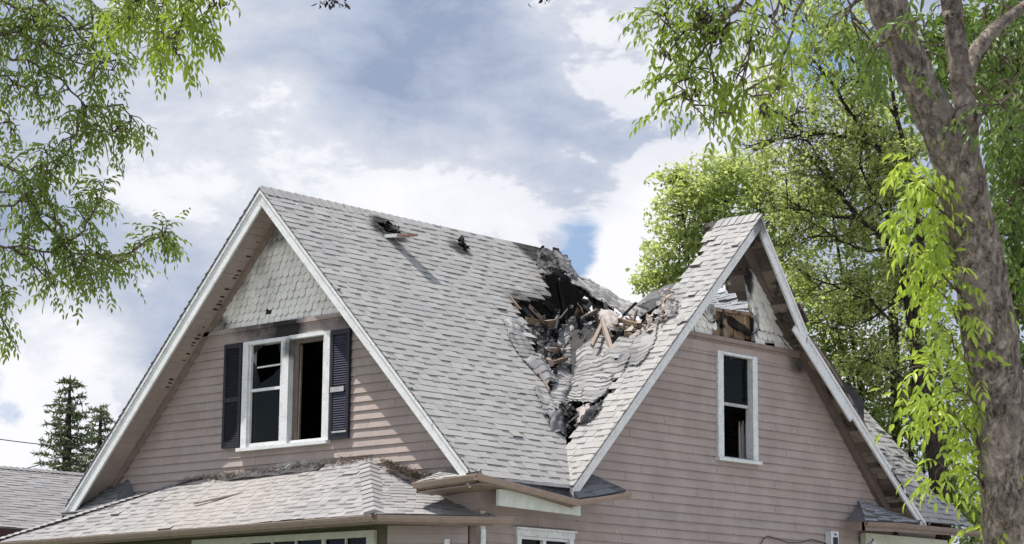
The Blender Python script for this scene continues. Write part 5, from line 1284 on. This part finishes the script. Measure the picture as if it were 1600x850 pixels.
# ---- background broadleaf trees: clumps of many small leaves on real limbs
def clump(mb, c, r, n, size, flat=.6):
    for i in range(n):
        v = rv3(); q = c+Vector((v.x*r, v.y*r, v.z*r*flat))*(U(.25, 1)**.5)
        d = (rv3()+Vector((0, 0, -.3))).normalized(); L = size*U(.6, 1.3)
        s_ = d.cross(Vector((0, 0, 1))+rv3(.6)); 
        if s_.length < .01: continue
        s_.normalize(); i0 = len(mb.v)
        mb.v += [tuple(q), tuple(q+d*L*.5+s_*L*.36), tuple(q+d*L), tuple(q+d*L*.5-s_*L*.36)]; mb.f.append((i0, i0+1, i0+2, i0+3)); mb.r.append(min(1, max(0, .5+random.gauss(0, .22))))
def bg_tree(name, label, D, tr_px, blobs, m, size, dens, cr_, seed, barkm='bark2', tr=.16, limbs=True):
    random.seed(seed); dens = int(dens*(.75 if name == 'elm_tree' else .52)); b0 = at(tr_px[0], tr_px[1], D)
    o = thing(name, (b0.x, b0.y, 0), label, 'tree')
    mb = MB(); top = Vector((b0.x, b0.y, b0.z)); 
    mb.tube([(b0.x, b0.y, 0), (b0.x+.1, b0.y, b0.z*.5), top], [tr, tr*.8, tr*.5], 12, .5)
    lf = MB(); mid = Vector((b0.x+.1, b0.y, b0.z*.45))
    for (px, py, rx, ry, n) in blobs:
        cc = at(px, py, D); 
        if limbs: mb.tube([mid, mid.lerp(cc, .5)+Vector((0, 0, .3)), cc], [tr*.5, tr*.3, tr*.12], 8, .5)
        for i in range(n):
            while True:
                a, b, c = U(-1, 1), U(-1, 1), U(-1, 1)
                if a*a+b*b+c*c < 1: break
            p = cc+cr*(a*rx/K*D)+cu*(b*ry/K*D)+cf*(c*rx/K*D*.9)
            if R() < .5: 
                lb = cc.lerp(p, .3); mb.tube([lb, lb.lerp(p, .5)+rv3(.08), p], [tr*.10, tr*.06, tr*.02], 4, .5)
            clump(lf, p, cr_*U(.6, 1.25), dens, size)
    mb.build('trunk', barkm, o, True); lf.build('crown', m, o)
    return o
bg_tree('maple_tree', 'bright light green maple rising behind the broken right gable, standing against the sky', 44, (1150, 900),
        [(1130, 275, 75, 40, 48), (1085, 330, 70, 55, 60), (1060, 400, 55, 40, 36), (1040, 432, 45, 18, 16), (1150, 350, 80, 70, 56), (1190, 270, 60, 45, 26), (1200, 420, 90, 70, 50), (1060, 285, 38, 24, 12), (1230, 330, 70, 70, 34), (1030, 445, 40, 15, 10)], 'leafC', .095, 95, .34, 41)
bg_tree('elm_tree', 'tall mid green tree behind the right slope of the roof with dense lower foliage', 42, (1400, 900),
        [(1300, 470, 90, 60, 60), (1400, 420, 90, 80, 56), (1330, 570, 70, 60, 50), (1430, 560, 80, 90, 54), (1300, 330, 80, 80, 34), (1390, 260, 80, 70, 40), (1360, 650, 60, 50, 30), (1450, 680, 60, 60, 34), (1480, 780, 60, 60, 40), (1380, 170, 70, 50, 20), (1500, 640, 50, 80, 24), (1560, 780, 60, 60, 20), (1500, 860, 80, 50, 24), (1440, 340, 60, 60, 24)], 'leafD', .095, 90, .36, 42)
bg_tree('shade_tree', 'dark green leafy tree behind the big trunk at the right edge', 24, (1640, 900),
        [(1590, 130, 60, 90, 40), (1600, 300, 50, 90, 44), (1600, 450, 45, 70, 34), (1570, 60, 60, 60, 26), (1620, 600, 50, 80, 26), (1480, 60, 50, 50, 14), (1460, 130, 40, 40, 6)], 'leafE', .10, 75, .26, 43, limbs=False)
# ---- sparse dark-branched tree in front of them
random.seed(44); D = 38
b0 = at(1470, 900, D); o = thing('bare_branched_tree', (b0.x, b0.y, 0), 'sparse tree with thin black spreading branches in front of the green elm', 'tree')
mb = MB(); lf = MB()
def P(l): return [at(x, y, D) for x, y in l]
def limb(l, r0_, r1):
    pts = P(l); Q = []
    for i in range(len(pts)-1):
        for k in range(4): Q.append(pts[i].lerp(pts[i+1], k/4)+rv3(.02))
    Q.append(pts[-1]); mb.tube(Q, [r0_+(r1-r0_)*i/(len(Q)-1) for i in range(len(Q))], 7, .5); return Q
mb.tube([(b0.x, b0.y, 0), at(1470, 780, D), at(1450, 640, D), at(1430, 540, D)], [.2, .16, .13, .11], 10, .5)
L1 = [limb([(1430, 540), (1404, 392), (1380, 372), (1344, 340), (1320, 312), (1296, 280), (1264, 240)], .07, .02), limb([(1430, 540), (1440, 400), (1430, 300), (1406, 256), (1360, 224), (1336, 188), (1300, 130), (1272, 95)], .08, .018),
      limb([(1360, 224), (1320, 212), (1280, 208), (1220, 216), (1190, 225)], .035, .01), limb([(1344, 340), (1300, 338), (1260, 330), (1220, 322)], .035, .008), limb([(1430, 300), (1400, 180), (1390, 100), (1370, 20)], .05, .012),
      limb([(1404, 392), (1340, 390), (1290, 362), (1250, 380)], .03, .008), limb([(1320, 312), (1290, 260), (1240, 190), (1200, 170)], .03, .008), limb([(1400, 180), (1350, 130), (1330, 90), (1320, 20)], .03, .008), limb([(1440, 400), (1380, 330), (1350, 280), (1340, 250)], .03, .01),
      limb([(1430, 540), (1360, 470), (1310, 450), (1260, 430)], .035, .008), limb([(1440, 420), (1420, 460), (1360, 500), (1300, 520)], .03, .008), limb([(1390, 100), (1350, 80), (1290, 60), (1250, 30)], .025, .006), limb([(1440, 620), (1400, 580), (1340, 560)], .03, .008)]
def twiggy(p, d, L, r_, lev):
    pts = [p]; q = p; dd = d
    for i in range(4):
        dd = (dd+rv3(.35)+Vector((0, 0, .05))).normalized(); q = q+dd*L/4; pts.append(q)
    mb.tube(pts, [r_*(1-.2*i) for i in range(5)], 4, .5)
    if lev:
        for k in range(4): twiggy(pts[1+k], (dd+rv3(.9)).normalized(), L*.55, r_*.55, lev-1)
    elif R() < .5: clump(lf, q, .13, 9, .07)
for Q in L1:
    for i in range(3, len(Q)-1, 1):
        d = (Q[i+1]-Q[i]).normalized()
        for k in range(2): twiggy(Q[i], (d*.5+rv3()+Vector((0, 0, .3))).normalized(), U(.4, .95), .012, 2)
mb.build('branches', 'bark2', o); lf.build('leaves', 'leafD', o)

# ---- spruces, far left
def spruce(px_top, py_top, D, hgt, wid, label, seed):
    random.seed(seed); t_ = at(px_top, py_top, D); o = thing('spruce_tree', (t_.x, t_.y, 0), label, 'tree', 'spruces beyond the neighbour roof')
    mb = MB(); mb.tube([(t_.x, t_.y, 0), (t_.x, t_.y, t_.z-2), (t_.x, t_.y, t_.z)], [.28, .12, .015], 8, .5); lf = MB()
    def tuft(p, d, L):
        for k in range(int(L/.05)+2):
            q = p+d*L*R(); dd = (d*.6+rv3(.8)+Vector((0, 0, .1))).normalized(); l_ = U(.10, .19)
            s_ = dd.cross(rv3()).normalized(); i0 = len(lf.v); lf.v += [tuple(q-s_*.028), tuple(q+s_*.028), tuple(q+dd*l_)]; lf.f.append((i0, i0+1, i0+2)); lf.r.append(R())
    z = t_.z-.15; k = 0
    while z > t_.z-hgt:
        dep = (t_.z-z); n_ = 5+int(dep*1.2); Lb = wid*min(1, (dep/hgt))**.75*U(.7, 1.15)+.12
        for i in range(n_):
            a = 2*math.pi*(i/n_)+U(-.4, .4); L = Lb*U(.5, 1.2); d = Vector((math.cos(a), math.sin(a), -.25+.35*R())).normalized()
            p0 = Vector((t_.x, t_.y, z+U(-.08, .08))); e = p0+d*L+Vector((0, 0, .12*L))
            mb.tube([p0, p0+d*L*.5-Vector((0, 0, .06*L)), e], [.022, .014, .005], 4, .5)
            nn = max(2, int(L/.16))
            for j in range(nn):
                f = (j+1)/nn; c = p0.lerp(e, f); 
                if f > .15: tuft(c, (d+rv3(.35)).normalized(), .12+.10*R()); 
                sd_ = d.cross(Vector((0, 0, 1))).normalized()
                for sg in (1, -1):
                    if f > .2: tuft(c, (d*.6+sd_*sg).normalized(), L*.32*(1.1-f)+.08)
        z -= U(.16, .30); k += 1
    mb.build('trunk', 'bark2', o); lf.build('needles', 'needle', o)
spruce(110, 586, 62, 5.2, 1.35, 'taller dark spruce rising over the ridge of the neighbour roof', 51)
spruce(158, 633, 66, 3.6, .85, 'smaller spruce half hidden behind the left rake of the burned house', 52)
